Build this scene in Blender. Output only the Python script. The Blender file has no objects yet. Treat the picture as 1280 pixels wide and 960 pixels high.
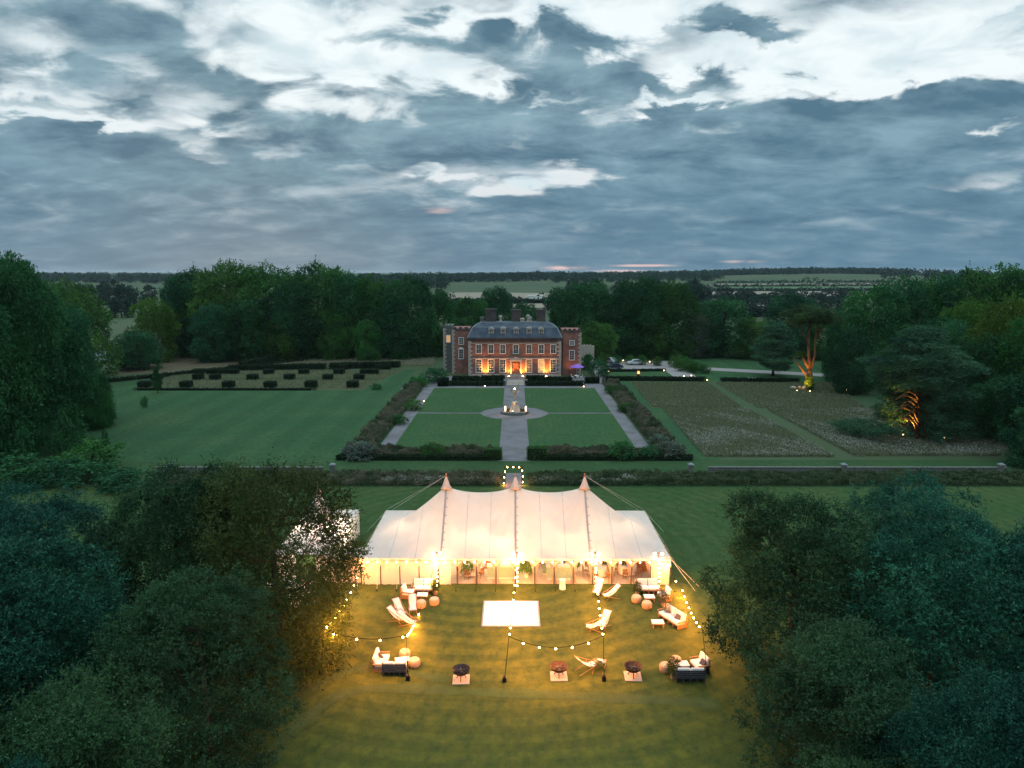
import bpy, math, random
import numpy as np
from mathutils import Vector, Matrix
random.seed(7); RNG = np.random.default_rng(7)
scene = bpy.context.scene
COL = scene.collection
R = math.radians
# ------------------------------------------------------------------ camera
CAM_H = 25.0; FPX = 889.0; PITCH = R(8.95); AXIS_PX = 643.0
cam_d = bpy.data.cameras.new('camera'); cam = bpy.data.objects.new('camera', cam_d); COL.objects.link(cam)
cam_d.sensor_width = 36; cam_d.lens = 36*FPX/1280.0; cam_d.clip_end = 30000; cam_d.clip_start = 0.5
YAW = math.atan((AXIS_PX-640)/FPX)
cam.location = (0, 0, CAM_H); cam.rotation_euler = (math.pi/2-PITCH, 0, YAW)
scene.camera = cam
# ------------------------------------------------------------------ sky and sun
SKY_GAIN = 1.0
SUN_EL, SUN_AZ = R(7), R(-20)
world = bpy.data.worlds.new('World'); scene.world = world; world.use_nodes = True
def build_world():
    nt = world.node_tree; nt.nodes.clear(); N = nt.nodes.new; K = nt.links.new
    def M(op, a, b=None, c=None, clamp=False):
        n = N('ShaderNodeMath'); n.operation = op; n.use_clamp = clamp
        for i, v in enumerate((a, b, c)):
            if v is None: continue
            if isinstance(v, (int, float)): n.inputs[i].default_value = v
            else: K(v, n.inputs[i])
        return n.outputs[0]
    tc = N('ShaderNodeTexCoord'); sp = N('ShaderNodeSeparateXYZ'); K(tc.outputs['Generated'], sp.inputs[0])
    dx, dy, dz = sp.outputs
    # azimuth and elevation of the direction looked at (degrees)
    az = M('MULTIPLY', M('ARCTAN2', dx, dy), 57.2958)
    el = M('MULTIPLY', M('ARCSINE', dz), 57.2958)
    # perspective cloud deck coordinates
    den = M('ADD', M('MAXIMUM', dz, 0.0), 0.25)
    cx = M('DIVIDE', dx, den); cy = M('DIVIDE', dy, den)
    comb = N('ShaderNodeCombineXYZ'); K(cx, comb.inputs[0]); K(cy, comb.inputs[1])
    def noise(scale, det, rough, dist, off, sx=1.0, sy=1.0, src=None):
        mp = N('ShaderNodeMapping'); K(src or comb.outputs[0], mp.inputs[0])
        mp.inputs['Location'].default_value = off; mp.inputs['Scale'].default_value = (sx, sy, 1)
        n = N('ShaderNodeTexNoise'); K(mp.outputs[0], n.inputs['Vector'])
        n.inputs['Scale'].default_value = scale; n.inputs['Detail'].default_value = det
        n.inputs['Roughness'].default_value = rough; n.inputs['Distortion'].default_value = dist
        return n.outputs['Fac']
    n1 = noise(1.6, 3, 0.55, 0.0, (3.1, 1.7, 0), 0.8, 1.15)
    n2 = noise(5.6, 6, 0.54, 0.35, (7.7, 2.2, 0), 0.92, 1.05)
    n4 = noise(3.3, 6, 0.60, 0.3, (11, 4, 0), 0.8, 1.15)
    # warp of azimuth / elevation so that the big masses get ragged outlines
    wq = M('SUBTRACT', noise(2.2, 3, 0.6, 0, (5, 5, 0)), 0.5)
    azw = M('ADD', az, M('MULTIPLY', wq, 15.0))
    elw = M('ADD', el, M('MULTIPLY', M('SUBTRACT', n2, 0.5), M('MULTIPLY', M('MAXIMUM', el, 0.0), 0.55)))
    vv = N('ShaderNodeCombineXYZ'); K(azw, vv.inputs[0]); K(elw, vv.inputs[1])
    vn = N('ShaderNodeCombineXYZ'); K(az, vn.inputs[0]); K(el, vn.inputs[1])
    def blob(px, py, rx, ry, amp, src):
        a0, e0 = dir_of(px, py); sx, sy = 1/(rx/FPX*57.3), 1/(ry/FPX*57.3)
        v = N('ShaderNodeVectorMath'); v.operation = 'MULTIPLY_ADD'; K(src.outputs[0], v.inputs[0]); v.inputs[1].default_value = (sx, sy, 0); v.inputs[2].default_value = (-a0*sx, -e0*sy, 0)
        l = N('ShaderNodeVectorMath'); l.operation = 'LENGTH'; K(v.outputs[0], l.inputs[0])
        r = N('ShaderNodeMapRange'); r.interpolation_type = 'SMOOTHSTEP'; K(l.outputs['Value'], r.inputs[0])
        r.inputs[1].default_value = 0.0; r.inputs[2].default_value = 1.7; r.inputs[3].default_value = amp; r.inputs[4].default_value = 0.0
        return r.outputs[0]
    cov = M('ADD', M('MULTIPLY', M('SUBTRACT', n1, 0.5), 1.3), M('MULTIPLY', M('SUBTRACT', n2, 0.5), 2.5))
    cov = M('ADD', cov, M('MULTIPLY', M('SUBTRACT', n4, 0.5), 1.6))
    fade = N('ShaderNodeMapRange'); K(el, fade.inputs[0]); fade.inputs[1].default_value = 1.5; fade.inputs[2].default_value = 9; fade.inputs[3].default_value = .35; fade.inputs[4].default_value = 1; cov = M('MULTIPLY', cov, fade.outputs[0])
    mr = N('ShaderNodeMapRange'); K(el, mr.inputs[0]); mr.interpolation_type = 'SMOOTHSTEP'
    mr.inputs[1].default_value = 3; mr.inputs[2].default_value = 17; mr.inputs[3].default_value = -0.42; mr.inputs[4].default_value = 0.02
    cov = M('ADD', cov, mr.outputs[0])
    for b in SKY_BLOBS: cov = M('ADD', cov, blob(*b[:4], b[4]*(1.3 if b[4] > 0 else 1.0), vv))
    t = N('ShaderNodeMapRange'); K(cov, t.inputs[0]); t.interpolation_type = 'SMOOTHSTEP'
    t.inputs[1].default_value = -0.55; t.inputs[2].default_value = 0.98
    sh = M('MULTIPLY', M('ADD', M('MULTIPLY', M('SUBTRACT', n4, 0.5), 2.3), M('MULTIPLY', M('SUBTRACT', n2, 0.5), 1.0)), fade.outputs[0])
    shr = N('ShaderNodeMapRange'); K(M('ADD', sh, 0.5), shr.inputs[0]); shr.inputs[1].default_value = 0.18; shr.inputs[2].default_value = 0.82
    hz = N('ShaderNodeMapRange'); K(el, hz.inputs[0]); hz.inputs[1].default_value = 0.0; hz.inputs[2].default_value = 13.0
    def mix(f, a, b):
        n = N('ShaderNodeMix'); n.data_type = 'RGBA'; K(f, n.inputs[0])
        for i, v in ((6, a), (7, b)):
            if isinstance(v, tuple): n.inputs[i].default_value = (*v, 1)
            else: K(v, n.inputs[i])
        return n.outputs[2]
    dark = mix(hz.outputs[0], (0.075, 0.170, 0.262), (0.095, 0.190, 0.262))
    lite = mix(hz.outputs[0], (0.150, 0.290, 0.395), (0.275, 0.430, 0.510))
    cloud = mix(shr.outputs[0], dark, lite)
    opn = mix(hz.outputs[0], (0.60, 0.63, 0.68), (0.90, 0.98, 1.0))
    ov = N('ShaderNodeMapRange'); K(n2, ov.inputs[0]); ov.inputs[1].default_value = .38; ov.inputs[2].default_value = .56
    opn = mix(ov.outputs[0], (0.68, 0.81, 0.86), opn)
    col = mix(t.outputs[0], cloud, opn)
    bk = N('ShaderNodeMapRange'); K(n4, bk.inputs[0]); bk.inputs[1].default_value = .36; bk.inputs[2].default_value = .58; brk = bk.outputs[0]
    # thin afterglow low on the horizon and in one gap
    for (px, py, rx, ry, amp) in ((806, 332, 30, 1.5, 1.0), (708, 335, 24, 2.4, .8), (785, 339, 44, 1.5, .9), (930, 327, 22, 1.5, .5), (547, 263, 17, 3.2, .9)):
        col = mix(M('MULTIPLY', blob(px, py, rx, ry, amp*1.5, vn), brk, clamp=True), col, (0.90, 0.62, 0.58))
    # unseen sky overhead gets added brightness to light the ground
    up = N('ShaderNodeMapRange'); K(el, up.inputs[0]); up.interpolation_type = 'SMOOTHSTEP'; up.inputs[1].default_value = 20; up.inputs[2].default_value = 48; up.inputs[3].default_value = 1.0; up.inputs[4].default_value = 3.2
    vm = N('ShaderNodeVectorMath'); vm.operation = 'SCALE'; K(col, vm.inputs[0]); K(up.outputs[0], vm.inputs['Scale']); col = vm.outputs[0]
    below = N('ShaderNodeMapRange'); K(dz, below.inputs[0]); below.inputs[1].default_value = -0.02; below.inputs[2].default_value = 0.0
    col = mix(below.outputs[0], (0.03, 0.05, 0.06), col)
    bg = N('ShaderNodeBackground'); K(col, bg.inputs[0]); bg.inputs[1].default_value = SKY_GAIN
    sky = N('ShaderNodeTexSky'); sky.sky_type = 'NISHITA'; sky.sun_disc = False
    sky.sun_elevation = SUN_EL; sky.sun_rotation = SUN_AZ; sky.altitude = 50
    bg2 = N('ShaderNodeBackground'); K(sky.outputs[0], bg2.inputs[0]); bg2.inputs[1].default_value = 0.0012
    ad = N('ShaderNodeAddShader'); K(bg.outputs[0], ad.inputs[0]); K(bg2.outputs[0], ad.inputs[1])
    out = N('ShaderNodeOutputWorld'); K(ad.outputs[0], out.inputs[0])
def ray(px, py):
    """world direction through a pixel of the 1280x960 photograph"""
    v = Vector(((px-640)/FPX, (480-py)/FPX, -1.0))
    return (cam.rotation_euler.to_matrix() @ v).normalized()
def dir_of(px, py):
    d = ray(px, py)
    return math.degrees(math.atan2(d.x, d.y)), math.degrees(math.asin(d.z))
# px, py, half sizes, amount (+ open, - cloud), tilt
SKY_BLOBS = [
 (430,82,95,40,1.15), (345,12,34,20,.7), (575,100,60,22,.6), (250,140,50,16,.8), (130,148,70,9,.8), (60,120,60,10,.5), (205,178,50,9,.9), (255,200,44,9,.8),
 (25,62,34,24,.9), (160,75,40,12,.6), (70,150,100,8,.9), (290,60,20,30,.6), (160,195,60,7,.6), (500,60,60,26,.5), (640,18,80,16,.7), (480,135,60,12,.5),
 (770,20,120,26,.9), (880,82,60,16,.7), (1020,70,140,30,1.0), (1180,45,160,36,.9), (1150,92,80,12,.6), (838,132,38,7,1.3), (700,218,46,14,1.35), (640,238,32,8,1.3), (575,217,34,6,.9), (1260,158,18,6,1.2), (1002,122,26,7,1.1),
 (655,165,34,16,.5), (600,225,90,22,.35), (1150,175,60,14,.3), (30,215,90,8,.3), (700,125,50,6,.6), (760,210,30,6,.7), (1262,222,50,8,.5), (620,100,50,8,.6),
 (120,25,130,40,-.8), (225,60,70,24,-.6), (455,26,90,13,-1.0), (560,48,100,18,-1.0), (300,103,34,12,-1.0),
 (735,92,90,24,-1.5), (920,40,56,10,-1.5), (860,102,50,12,-.9), (1180,48,50,6,-.8), (60,85,50,14,-.7), (70,125,60,7,-.6),
 (560,148,170,26,-.8), (330,210,110,14,-.9), (90,185,150,34,-.9), (1000,160,300,34,-.8), (1170,130,150,22,-.9), (960,215,300,34,-.4),
]
build_world()
sun_d = bpy.data.lights.new('sun', 'SUN'); sun_d.energy = 0.06; sun_d.angle = R(25); sun_d.color = (1, .93, .85)
sun = bpy.data.objects.new('sun', sun_d); COL.objects.link(sun)
sd = Vector((math.sin(SUN_AZ)*math.cos(SUN_EL+.5), math.cos(SUN_AZ)*math.cos(SUN_EL+.5), math.sin(SUN_EL+.5)))
sun.rotation_euler = sd.to_track_quat('Z', 'Y').to_euler()
vs = scene.view_settings; vs.view_transform = 'Standard'; vs.look = 'None'; vs.gamma = 1; vs.exposure = 0.0; vs.use_curve_mapping = False
scene.render.engine = 'CYCLES'
scene.cycles.use_denoising = True
scene.cycles.max_bounces = 6; scene.cycles.diffuse_bounces = 3; scene.cycles.transmission_bounces = 4; scene.cycles.transparent_max_bounces = 6; scene.cycles.volume_bounces = 0
scene.cycles.sample_clamp_indirect = 3.0
scene.cycles.use_light_tree = True

def at(px, py, z=0.0):
    """the point of the plane z where the ray of a photo pixel lands"""
    d = ray(px, py); t = (z-CAM_H)/d.z
    return Vector((d.x*t, d.y*t, z))
def height_at(py, Y):
    """height of something standing at distance Y whose top shows in row py"""
    a = math.atan((480-py)/FPX)-PITCH
    return CAM_H + Y*math.tan(a)
def x_at(px, Y, z=0.0):
    zc = Y*math.cos(PITCH)+(CAM_H-z)*math.sin(PITCH)
    return (px-AXIS_PX)/FPX*zc
# ------------------------------------------------------------------ materials
def new_mat(name):
    m = bpy.data.materials.new(name); m.use_nodes = True; nt = m.node_tree; nt.nodes.clear()
    return m, nt, nt.nodes.new, nt.links.new
def mat(name, c1, c2=None, scale=3.0, rough=.85, metal=0., spec=.12, bump=0., detail=4, coords='Object', c3=None, scale2=None, stretch=(1,1,1)):
    """noise-varied principled material; c1..c2 mixed by noise, c3 by a second coarser noise"""
    m, nt, N, K = new_mat(name)
    p = N('ShaderNodeBsdfPrincipled'); o = N('ShaderNodeOutputMaterial'); K(p.outputs[0], o.inputs[0])
    p.inputs['Roughness'].default_value = rough; p.inputs['Metallic'].default_value = metal; p.inputs['Specular IOR Level'].default_value = spec
    if c2 is None: c2 = tuple(min(1, v*.8) for v in c1)
    if coords == 'World':
        geo = N('ShaderNodeNewGeometry'); src = geo.outputs['Position']
    else:
        tc = N('ShaderNodeTexCoord'); src = tc.outputs['Object']
    mp = N('ShaderNodeMapping'); K(src, mp.inputs[0]); mp.inputs['Scale'].default_value = stretch
    n = N('ShaderNodeTexNoise'); K(mp.outputs[0], n.inputs[0]); n.inputs['Scale'].default_value = scale; n.inputs['Detail'].default_value = detail; n.inputs['Roughness'].default_value = .6
    r = N('ShaderNodeMapRange'); K(n.outputs['Fac'], r.inputs[0]); r.inputs[1].default_value = .32; r.inputs[2].default_value = .68
    mx = N('ShaderNodeMix'); mx.data_type = 'RGBA'; K(r.outputs[0], mx.inputs[0]); mx.inputs[6].default_value = (*c1, 1); mx.inputs[7].default_value = (*c2, 1)
    out = mx.outputs[2]
    if c3:
        n2 = N('ShaderNodeTexNoise'); K(mp.outputs[0], n2.inputs[0]); n2.inputs['Scale'].default_value = scale2 or scale*.2; n2.inputs['Detail'].default_value = 4
        r2 = N('ShaderNodeMapRange'); K(n2.outputs['Fac'], r2.inputs[0]); r2.inputs[1].default_value = .42; r2.inputs[2].default_value = .66
        mx2 = N('ShaderNodeMix'); mx2.data_type = 'RGBA'; K(r2.outputs[0], mx2.inputs[0]); K(out, mx2.inputs[6]); mx2.inputs[7].default_value = (*c3, 1)
        out = mx2.outputs[2]
    K(out, p.inputs['Base Color'])
    if bump:
        b = N('ShaderNodeBump'); K(n.outputs['Fac'], b.inputs['Height']); b.inputs['Strength'].default_value = bump; b.inputs['Distance'].default_value = .1; K(b.outputs[0], p.inputs['Normal'])
    return m
def mat_lawn(name, c1, c2, c3, stripe=0., sdir=0., width=2.2, fine=5.0, coarse=.12):
    """mown grass: fine tufts, coarse patches and faint mowing stripes"""
    m, nt, N, K = new_mat(name)
    p = N('ShaderNodeBsdfPrincipled'); o = N('ShaderNodeOutputMaterial'); K(p.outputs[0], o.inputs[0])
    p.inputs['Roughness'].default_value = .85; p.inputs['Specular IOR Level'].default_value = .04
    geo = N('ShaderNodeNewGeometry')
    def noi(s, d, st=(1,1,1)):
        mp = N('ShaderNodeMapping'); K(geo.outputs['Position'], mp.inputs[0]); mp.inputs['Scale'].default_value = st
        n = N('ShaderNodeTexNoise'); K(mp.outputs[0], n.inputs[0]); n.inputs['Scale'].default_value = s; n.inputs['Detail'].default_value = d; n.inputs['Roughness'].default_value = .65
        return n.outputs['Fac']
    def rng(f, a, b):
        r = N('ShaderNodeMapRange'); K(f, r.inputs[0]); r.inputs[1].default_value = a; r.inputs[2].default_value = b; return r.outputs[0]
    def mix(f, a, b):
        x = N('ShaderNodeMix'); x.data_type = 'RGBA'; K(f, x.inputs[0])
        for i, v in ((6, a), (7, b)):
            if isinstance(v, tuple): x.inputs[i].default_value = (*v, 1)
            else: K(v, x.inputs[i])
        return x.outputs[2]
    c = mix(rng(noi(fine, 6), .3, .7), c1, c2)
    c = mix(rng(noi(coarse, 5), .45, .72), c, c3)
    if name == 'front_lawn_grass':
        # golden lamp glow painted into the turf colour round the seating
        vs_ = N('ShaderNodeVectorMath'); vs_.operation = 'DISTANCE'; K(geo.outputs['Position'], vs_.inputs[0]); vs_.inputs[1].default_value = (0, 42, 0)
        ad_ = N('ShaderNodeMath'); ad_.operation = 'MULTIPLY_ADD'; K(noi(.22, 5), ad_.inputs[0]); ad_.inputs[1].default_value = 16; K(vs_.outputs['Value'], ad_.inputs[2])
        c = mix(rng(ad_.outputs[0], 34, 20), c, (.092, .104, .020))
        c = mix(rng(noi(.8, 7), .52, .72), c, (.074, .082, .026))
    c = mix(rng(noi(1.4, 7, (1, .7, 1)), .38, .75), c, tuple(v*.72 for v in c2))
    if stripe:
        mp = N('ShaderNodeMapping'); K(geo.outputs['Position'], mp.inputs[0]); 
        if sdir == 'rings': mp.inputs['Location'].default_value = (2, -62, 0)
        else: mp.inputs['Rotation'].default_value = (0, 0, sdir)
        w = N('ShaderNodeTexWave')
        if sdir == 'rings': w.wave_type = 'RINGS'; w.rings_direction = 'Z'; K(mp.outputs[0], w.inputs[0]); w.inputs['Scale'].default_value = 1/width*.314; w.inputs['Distortion'].default_value = 1.4; w.inputs['Detail'].default_value = 2; w.inputs['Detail Scale'].default_value = .6
        f = N('ShaderNodeMath'); f.operation = 'MULTIPLY'; K(rng(w.outputs['Fac'], .35, .65), f.inputs[0]); f.inputs[1].default_value = stripe
        c = mix(f.outputs[0], c, tuple(v*.5 for v in c2))
    K(c, p.inputs['Base Color'])
    b = N('ShaderNodeBump'); K(noi(fine*1.5, 4), b.inputs['Height']); b.inputs['Strength'].default_value = .5; b.inputs['Distance'].default_value = .08; K(b.outputs[0], p.inputs['Normal'])
    return m
def mat_leaf(name, dark, light, trans=.3, hue=.7):
    m, nt, N, K = new_mat(name)
    o = N('ShaderNodeOutputMaterial'); a = N('ShaderNodeAttribute'); a.attribute_name = 'tint'
    oi = N('ShaderNodeObjectInfo')
    mx = N('ShaderNodeMix'); mx.data_type = 'RGBA'; K(a.outputs['Fac'], mx.inputs[0]); mx.inputs[6].default_value = (*dark, 1); mx.inputs[7].default_value = (*light, 1)
    hs = N('ShaderNodeHueSaturation'); K(mx.outputs[2], hs.inputs['Color']); hs.inputs['Saturation'].default_value = 1.16
    def rg(src, a_, b_):
        r = N('ShaderNodeMapRange'); K(src, r.inputs[0]); r.inputs[3].default_value = a_; r.inputs[4].default_value = b_; return r.outputs[0]
    K(rg(oi.outputs['Random'], .5-.035*hue, .5+.035*hue), hs.inputs['Hue'])
    wn = N('ShaderNodeTexWhiteNoise'); wn.noise_dimensions = '1D'; K(oi.outputs['Random'], wn.inputs['W'])
    K(rg(wn.outputs['Value'], 1-.4*hue, 1+.45*hue), hs.inputs['Value'])
    d = N('ShaderNodeBsdfDiffuse'); t = N('ShaderNodeBsdfTranslucent'); s = N('ShaderNodeMixShader'); s.inputs[0].default_value = trans
    K(hs.outputs[0], d.inputs[0]); K(hs.outputs[0], t.inputs[0]); K(d.outputs[0], s.inputs[1]); K(t.outputs[0], s.inputs[2])
    g = N('ShaderNodeBsdfGlossy'); g.inputs['Roughness'].default_value = .5; g.inputs[0].default_value = (1, 1, 1, 1)
    s2 = N('ShaderNodeMixShader'); s2.inputs[0].default_value = .008; K(s.outputs[0], s2.inputs[1]); K(g.outputs[0], s2.inputs[2])
    K(s2.outputs[0], o.inputs[0])
    return m
def mat_cloth(name, c, trans=.4):
    m, nt, N, K = new_mat(name)
    o = N('ShaderNodeOutputMaterial'); tc = N('ShaderNodeTexCoord')
    n = N('ShaderNodeTexNoise'); K(tc.outputs['Object'], n.inputs[0]); n.inputs['Scale'].default_value = .7; n.inputs['Detail'].default_value = 5
    r = N('ShaderNodeMapRange'); K(n.outputs['Fac'], r.inputs[0]); r.inputs[1].default_value = .3; r.inputs[2].default_value = .7
    mx = N('ShaderNodeMix'); mx.data_type = 'RGBA'; K(r.outputs[0], mx.inputs[0]); mx.inputs[6].default_value = (*c, 1); mx.inputs[7].default_value = (*[v*.9 for v in c], 1)
    d = N('ShaderNodeBsdfDiffuse'); t = N('ShaderNodeBsdfTranslucent'); s = N('ShaderNodeMixShader'); s.inputs[0].default_value = trans
    K(mx.outputs[2], d.inputs[0]); K(mx.outputs[2], t.inputs[0]); K(d.outputs[0], s.inputs[1]); K(t.outputs[0], s.inputs[2]); K(s.outputs[0], o.inputs[0])
    b = N('ShaderNodeBump'); K(n.outputs['Fac'], b.inputs['Height']); b.inputs['Strength'].default_value = .35; b.inputs['Distance'].default_value = .3; K(b.outputs[0], d.inputs['Normal'])
    return m
def mat_emit(name, c, s):
    m, nt, N, K = new_mat(name); o = N('ShaderNodeOutputMaterial'); e = N('ShaderNodeEmission')
    e.inputs[0].default_value = (*c, 1); e.inputs[1].default_value = s; K(e.outputs[0], o.inputs[0]); return m
def mat_glass(name, c=(.02,.025,.03), rough=.08):
    m, nt, N, K = new_mat(name)
    p = N('ShaderNodeBsdfPrincipled'); o = N('ShaderNodeOutputMaterial'); K(p.outputs[0], o.inputs[0])
    p.inputs['Base Color'].default_value = (*c, 1); p.inputs['Roughness'].default_value = rough; p.inputs['Specular IOR Level'].default_value = .4
    tc = N('ShaderNodeTexCoord'); n = N('ShaderNodeTexNoise'); K(tc.outputs['Object'], n.inputs[0]); n.inputs['Scale'].default_value = 2
    b = N('ShaderNodeBump'); K(n.outputs['Fac'], b.inputs['Height']); b.inputs['Strength'].default_value = .1; K(b.outputs[0], p.inputs['Normal'])
    return m
def mat_brick(name, c1, c2, mortar):
    m, nt, N, K = new_mat(name)
    p = N('ShaderNodeBsdfPrincipled'); o = N('ShaderNodeOutputMaterial'); K(p.outputs[0], o.inputs[0]); p.inputs['Roughness'].default_value = .9
    tc = N('ShaderNodeTexCoord'); sx = N('ShaderNodeSeparateXYZ'); K(tc.outputs['Object'], sx.inputs[0])
    ad = N('ShaderNodeMath'); K(sx.outputs[0], ad.inputs[0]); K(sx.outputs[1], ad.inputs[1])
    cb = N('ShaderNodeCombineXYZ'); K(ad.outputs[0], cb.inputs[0]); K(sx.outputs[2], cb.inputs[1])
    b = N('ShaderNodeTexBrick'); K(cb.outputs[0], b.inputs[0]); b.inputs['Scale'].default_value = 2.2; b.inputs['Color1'].default_value = (*c1, 1); b.inputs['Color2'].default_value = (*c2, 1); b.inputs['Mortar'].default_value = (*mortar, 1); b.inputs['Mortar Size'].default_value = .015
    n = N('ShaderNodeTexNoise'); K(tc.outputs['Object'], n.inputs[0]); n.inputs['Scale'].default_value = .6; n.inputs['Detail'].default_value = 6
    r = N('ShaderNodeMapRange'); K(n.outputs['Fac'], r.inputs[0]); r.inputs[1].default_value = .4; r.inputs[2].default_value = .7
    mx = N('ShaderNodeMix'); mx.data_type = 'RGBA'; K(r.outputs[0], mx.inputs[0]); K(b.outputs[0], mx.inputs[6]); mx.inputs[7].default_value = (c2[0]*.6, c2[1]*.75, c2[2]*.9, 1)
    K(mx.outputs[2], p.inputs['Base Color'])
    return m
LEAF_G = mat_leaf('leaf_green', (.018,.056,.022), (.072,.175,.052))
LEAF_D = mat_leaf('leaf_dark', (.012,.046,.024), (.050,.140,.060), .25, .6)
LEAF_L = mat_leaf('leaf_light', (.035,.080,.020), (.085,.17,.045))
LEAF_T = mat_leaf('leaf_teal', (.005,.026,.018), (.048,.145,.100), .3, .35)
LEAF_O = mat_leaf('leaf_olive', (.018,.036,.012), (.075,.110,.040), .35, .3)
LEAF_S = mat_leaf('leaf_silver', (.06,.09,.07), (.20,.25,.21))
LEAF_P = mat_leaf('leaf_border', (.028,.060,.028), (.17,.15,.115), .3, .2)
LEAF_N = mat_leaf('leaf_needle', (.018,.050,.032), (.070,.150,.085), .2, .3)
LEAF_H = mat_leaf('leaf_hedge', (.008,.02,.010), (.022,.045,.022), .15, .3)
LEAF_FAR = mat_leaf('leaf_far', (.012,.030,.026), (.030,.062,.045), .2, .3)
FLOWER = mat_leaf('flower_head', (.13,.15,.11), (.46,.46,.42), .3, 0)
BARK = mat('bark', (.050,.042,.032), (.028,.024,.018), 6, bump=.5)
BARK_PINE = mat('bark_pine', (.22,.12,.06), (.07,.04,.025), 2.2, bump=1.0, stretch=(2.5,2.5,.5))
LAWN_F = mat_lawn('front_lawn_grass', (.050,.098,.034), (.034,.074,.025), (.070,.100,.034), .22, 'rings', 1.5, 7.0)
LAWN_PAINTED_GLOW = True  # front lawn colour carries a painted lamp glow
LAWN_M = mat_lawn('mown_grass', (.040,.098,.042), (.027,.074,.032), (.060,.108,.044), .2, R(28), 7.0, 3.0, .07)
LAWN_P = mat_lawn('parterre_grass', (.042,.100,.036), (.030,.078,.030), (.062,.105,.042), .08, R(90), 1.6, 3.0)
LAWN_W = mat_lawn('walk_grass', (.040,.088,.034), (.030,.070,.028), (.055,.085,.035), .15, R(90), 3, 3.0)
MEADOW = mat_lawn('meadow_grass', (.110,.125,.070), (.085,.100,.055), (.15,.13,.085), .2, R(90), 4, 2.5, .09)
DRY = mat_lawn('dry_grass', (.135,.112,.072), (.105,.092,.058), (.085,.095,.05), .25, R(70), 4, 2.0, .05)
FIELD_TAN = mat('stubble_field', (.25,.21,.155), (.19,.165,.125), .02, coords='World', stretch=(1,5,1))
FIELD_GREEN = mat('pasture', (.07,.13,.06), (.05,.10,.045), .02, coords='World')
GROUND = mat('rough_pasture', (.040,.080,.034), (.026,.056,.026), .05, coords='World', c3=(.06,.075,.035), scale2=.01)
GRAVEL = mat('gravel', (.170,.165,.180), (.125,.120,.132), 6, coords='World', c3=(.11,.105,.105), scale2=.35, bump=.3)
PALE_GRAVEL = mat('pale_gravel', (.27,.25,.24), (.20,.19,.18), 4, coords='World')
STONE = mat('stone', (.42,.38,.33), (.30,.27,.24), 3, bump=.2)
DSTONE = mat('weathered_stone', (.15,.155,.145), (.08,.09,.08), 3, bump=.3)
BRICK = mat_brick('red_brick', (.30,.115,.075), (.22,.085,.06), (.26,.2,.17))
DBRICK = mat_brick('dark_brick', (.085,.062,.055), (.055,.045,.042), (.10,.085,.08))
SLATE = mat('slate', (.046,.062,.088), (.028,.038,.055), 4, rough=.7, spec=.15, bump=.2, c3=(.065,.082,.105), scale2=.5)
LEAD = mat('lead', (.22,.25,.27), (.16,.185,.2), 3, rough=.5)
WHITEP = mat('white_paint', (.70,.68,.63), (.6,.58,.54), 3)
GLASS = mat_glass('window_glass')
CANVAS = mat_cloth('canvas', (.77,.715,.665), .42)
CANVAS_W = mat_cloth('wall_canvas', (.84,.79,.70), .50)
TAPE = mat('tape', (.34,.32,.33), (.27,.26,.27), 3)
BULB = mat_emit('bulb_glow', (1, .52, .17), 55)
BULB_M = mat_emit('pole_bulb_glow', (1, .50, .15), 90)
BULB_S = mat_emit('small_bulb_glow', (1, .46, .14), 90)
CABLE = mat('cable', (.02,.02,.02), (.012,.012,.012), 3)
METAL_D = mat('dark_metal', (.03,.03,.032), (.018,.018,.02), 5, rough=.5, metal=.6)
RUST = mat('rusty_steel', (.085,.05,.035), (.04,.028,.024), 7, rough=.7, metal=.4)
WOOD = mat('wood', (.34,.20,.11), (.24,.14,.075), 5, stretch=(1,6,1))
WOOD_D = mat('dark_wood', (.085,.085,.095), (.05,.05,.058), 5, stretch=(6,1,1))
CUSH = mat('cushion_cloth', (.80,.76,.74), (.72,.68,.66), 5, bump=.1)
CUSH_G = mat('grey_cushion', (.10,.10,.12), (.06,.06,.075), 5)
WICKER = mat('wicker', (.46,.33,.22), (.28,.19,.12), 14, bump=.6, stretch=(1,1,3))
SLAB = mat('paving_slab', (.50,.42,.34), (.40,.34,.28), 5)
WHITE_FLOOR = mat('white_dance_floor', (.70,.70,.71), (.62,.62,.63), 2, rough=.5, spec=.3)
BRONZE = mat('bronze', (.34,.30,.22), (.20,.20,.15), 6, rough=.5, metal=.3)
WATER = mat_glass('pond_water', (.015,.03,.03), .12)
MATTING = mat('tent_matting', (.55,.47,.36), (.46,.39,.30), 3)
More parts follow.
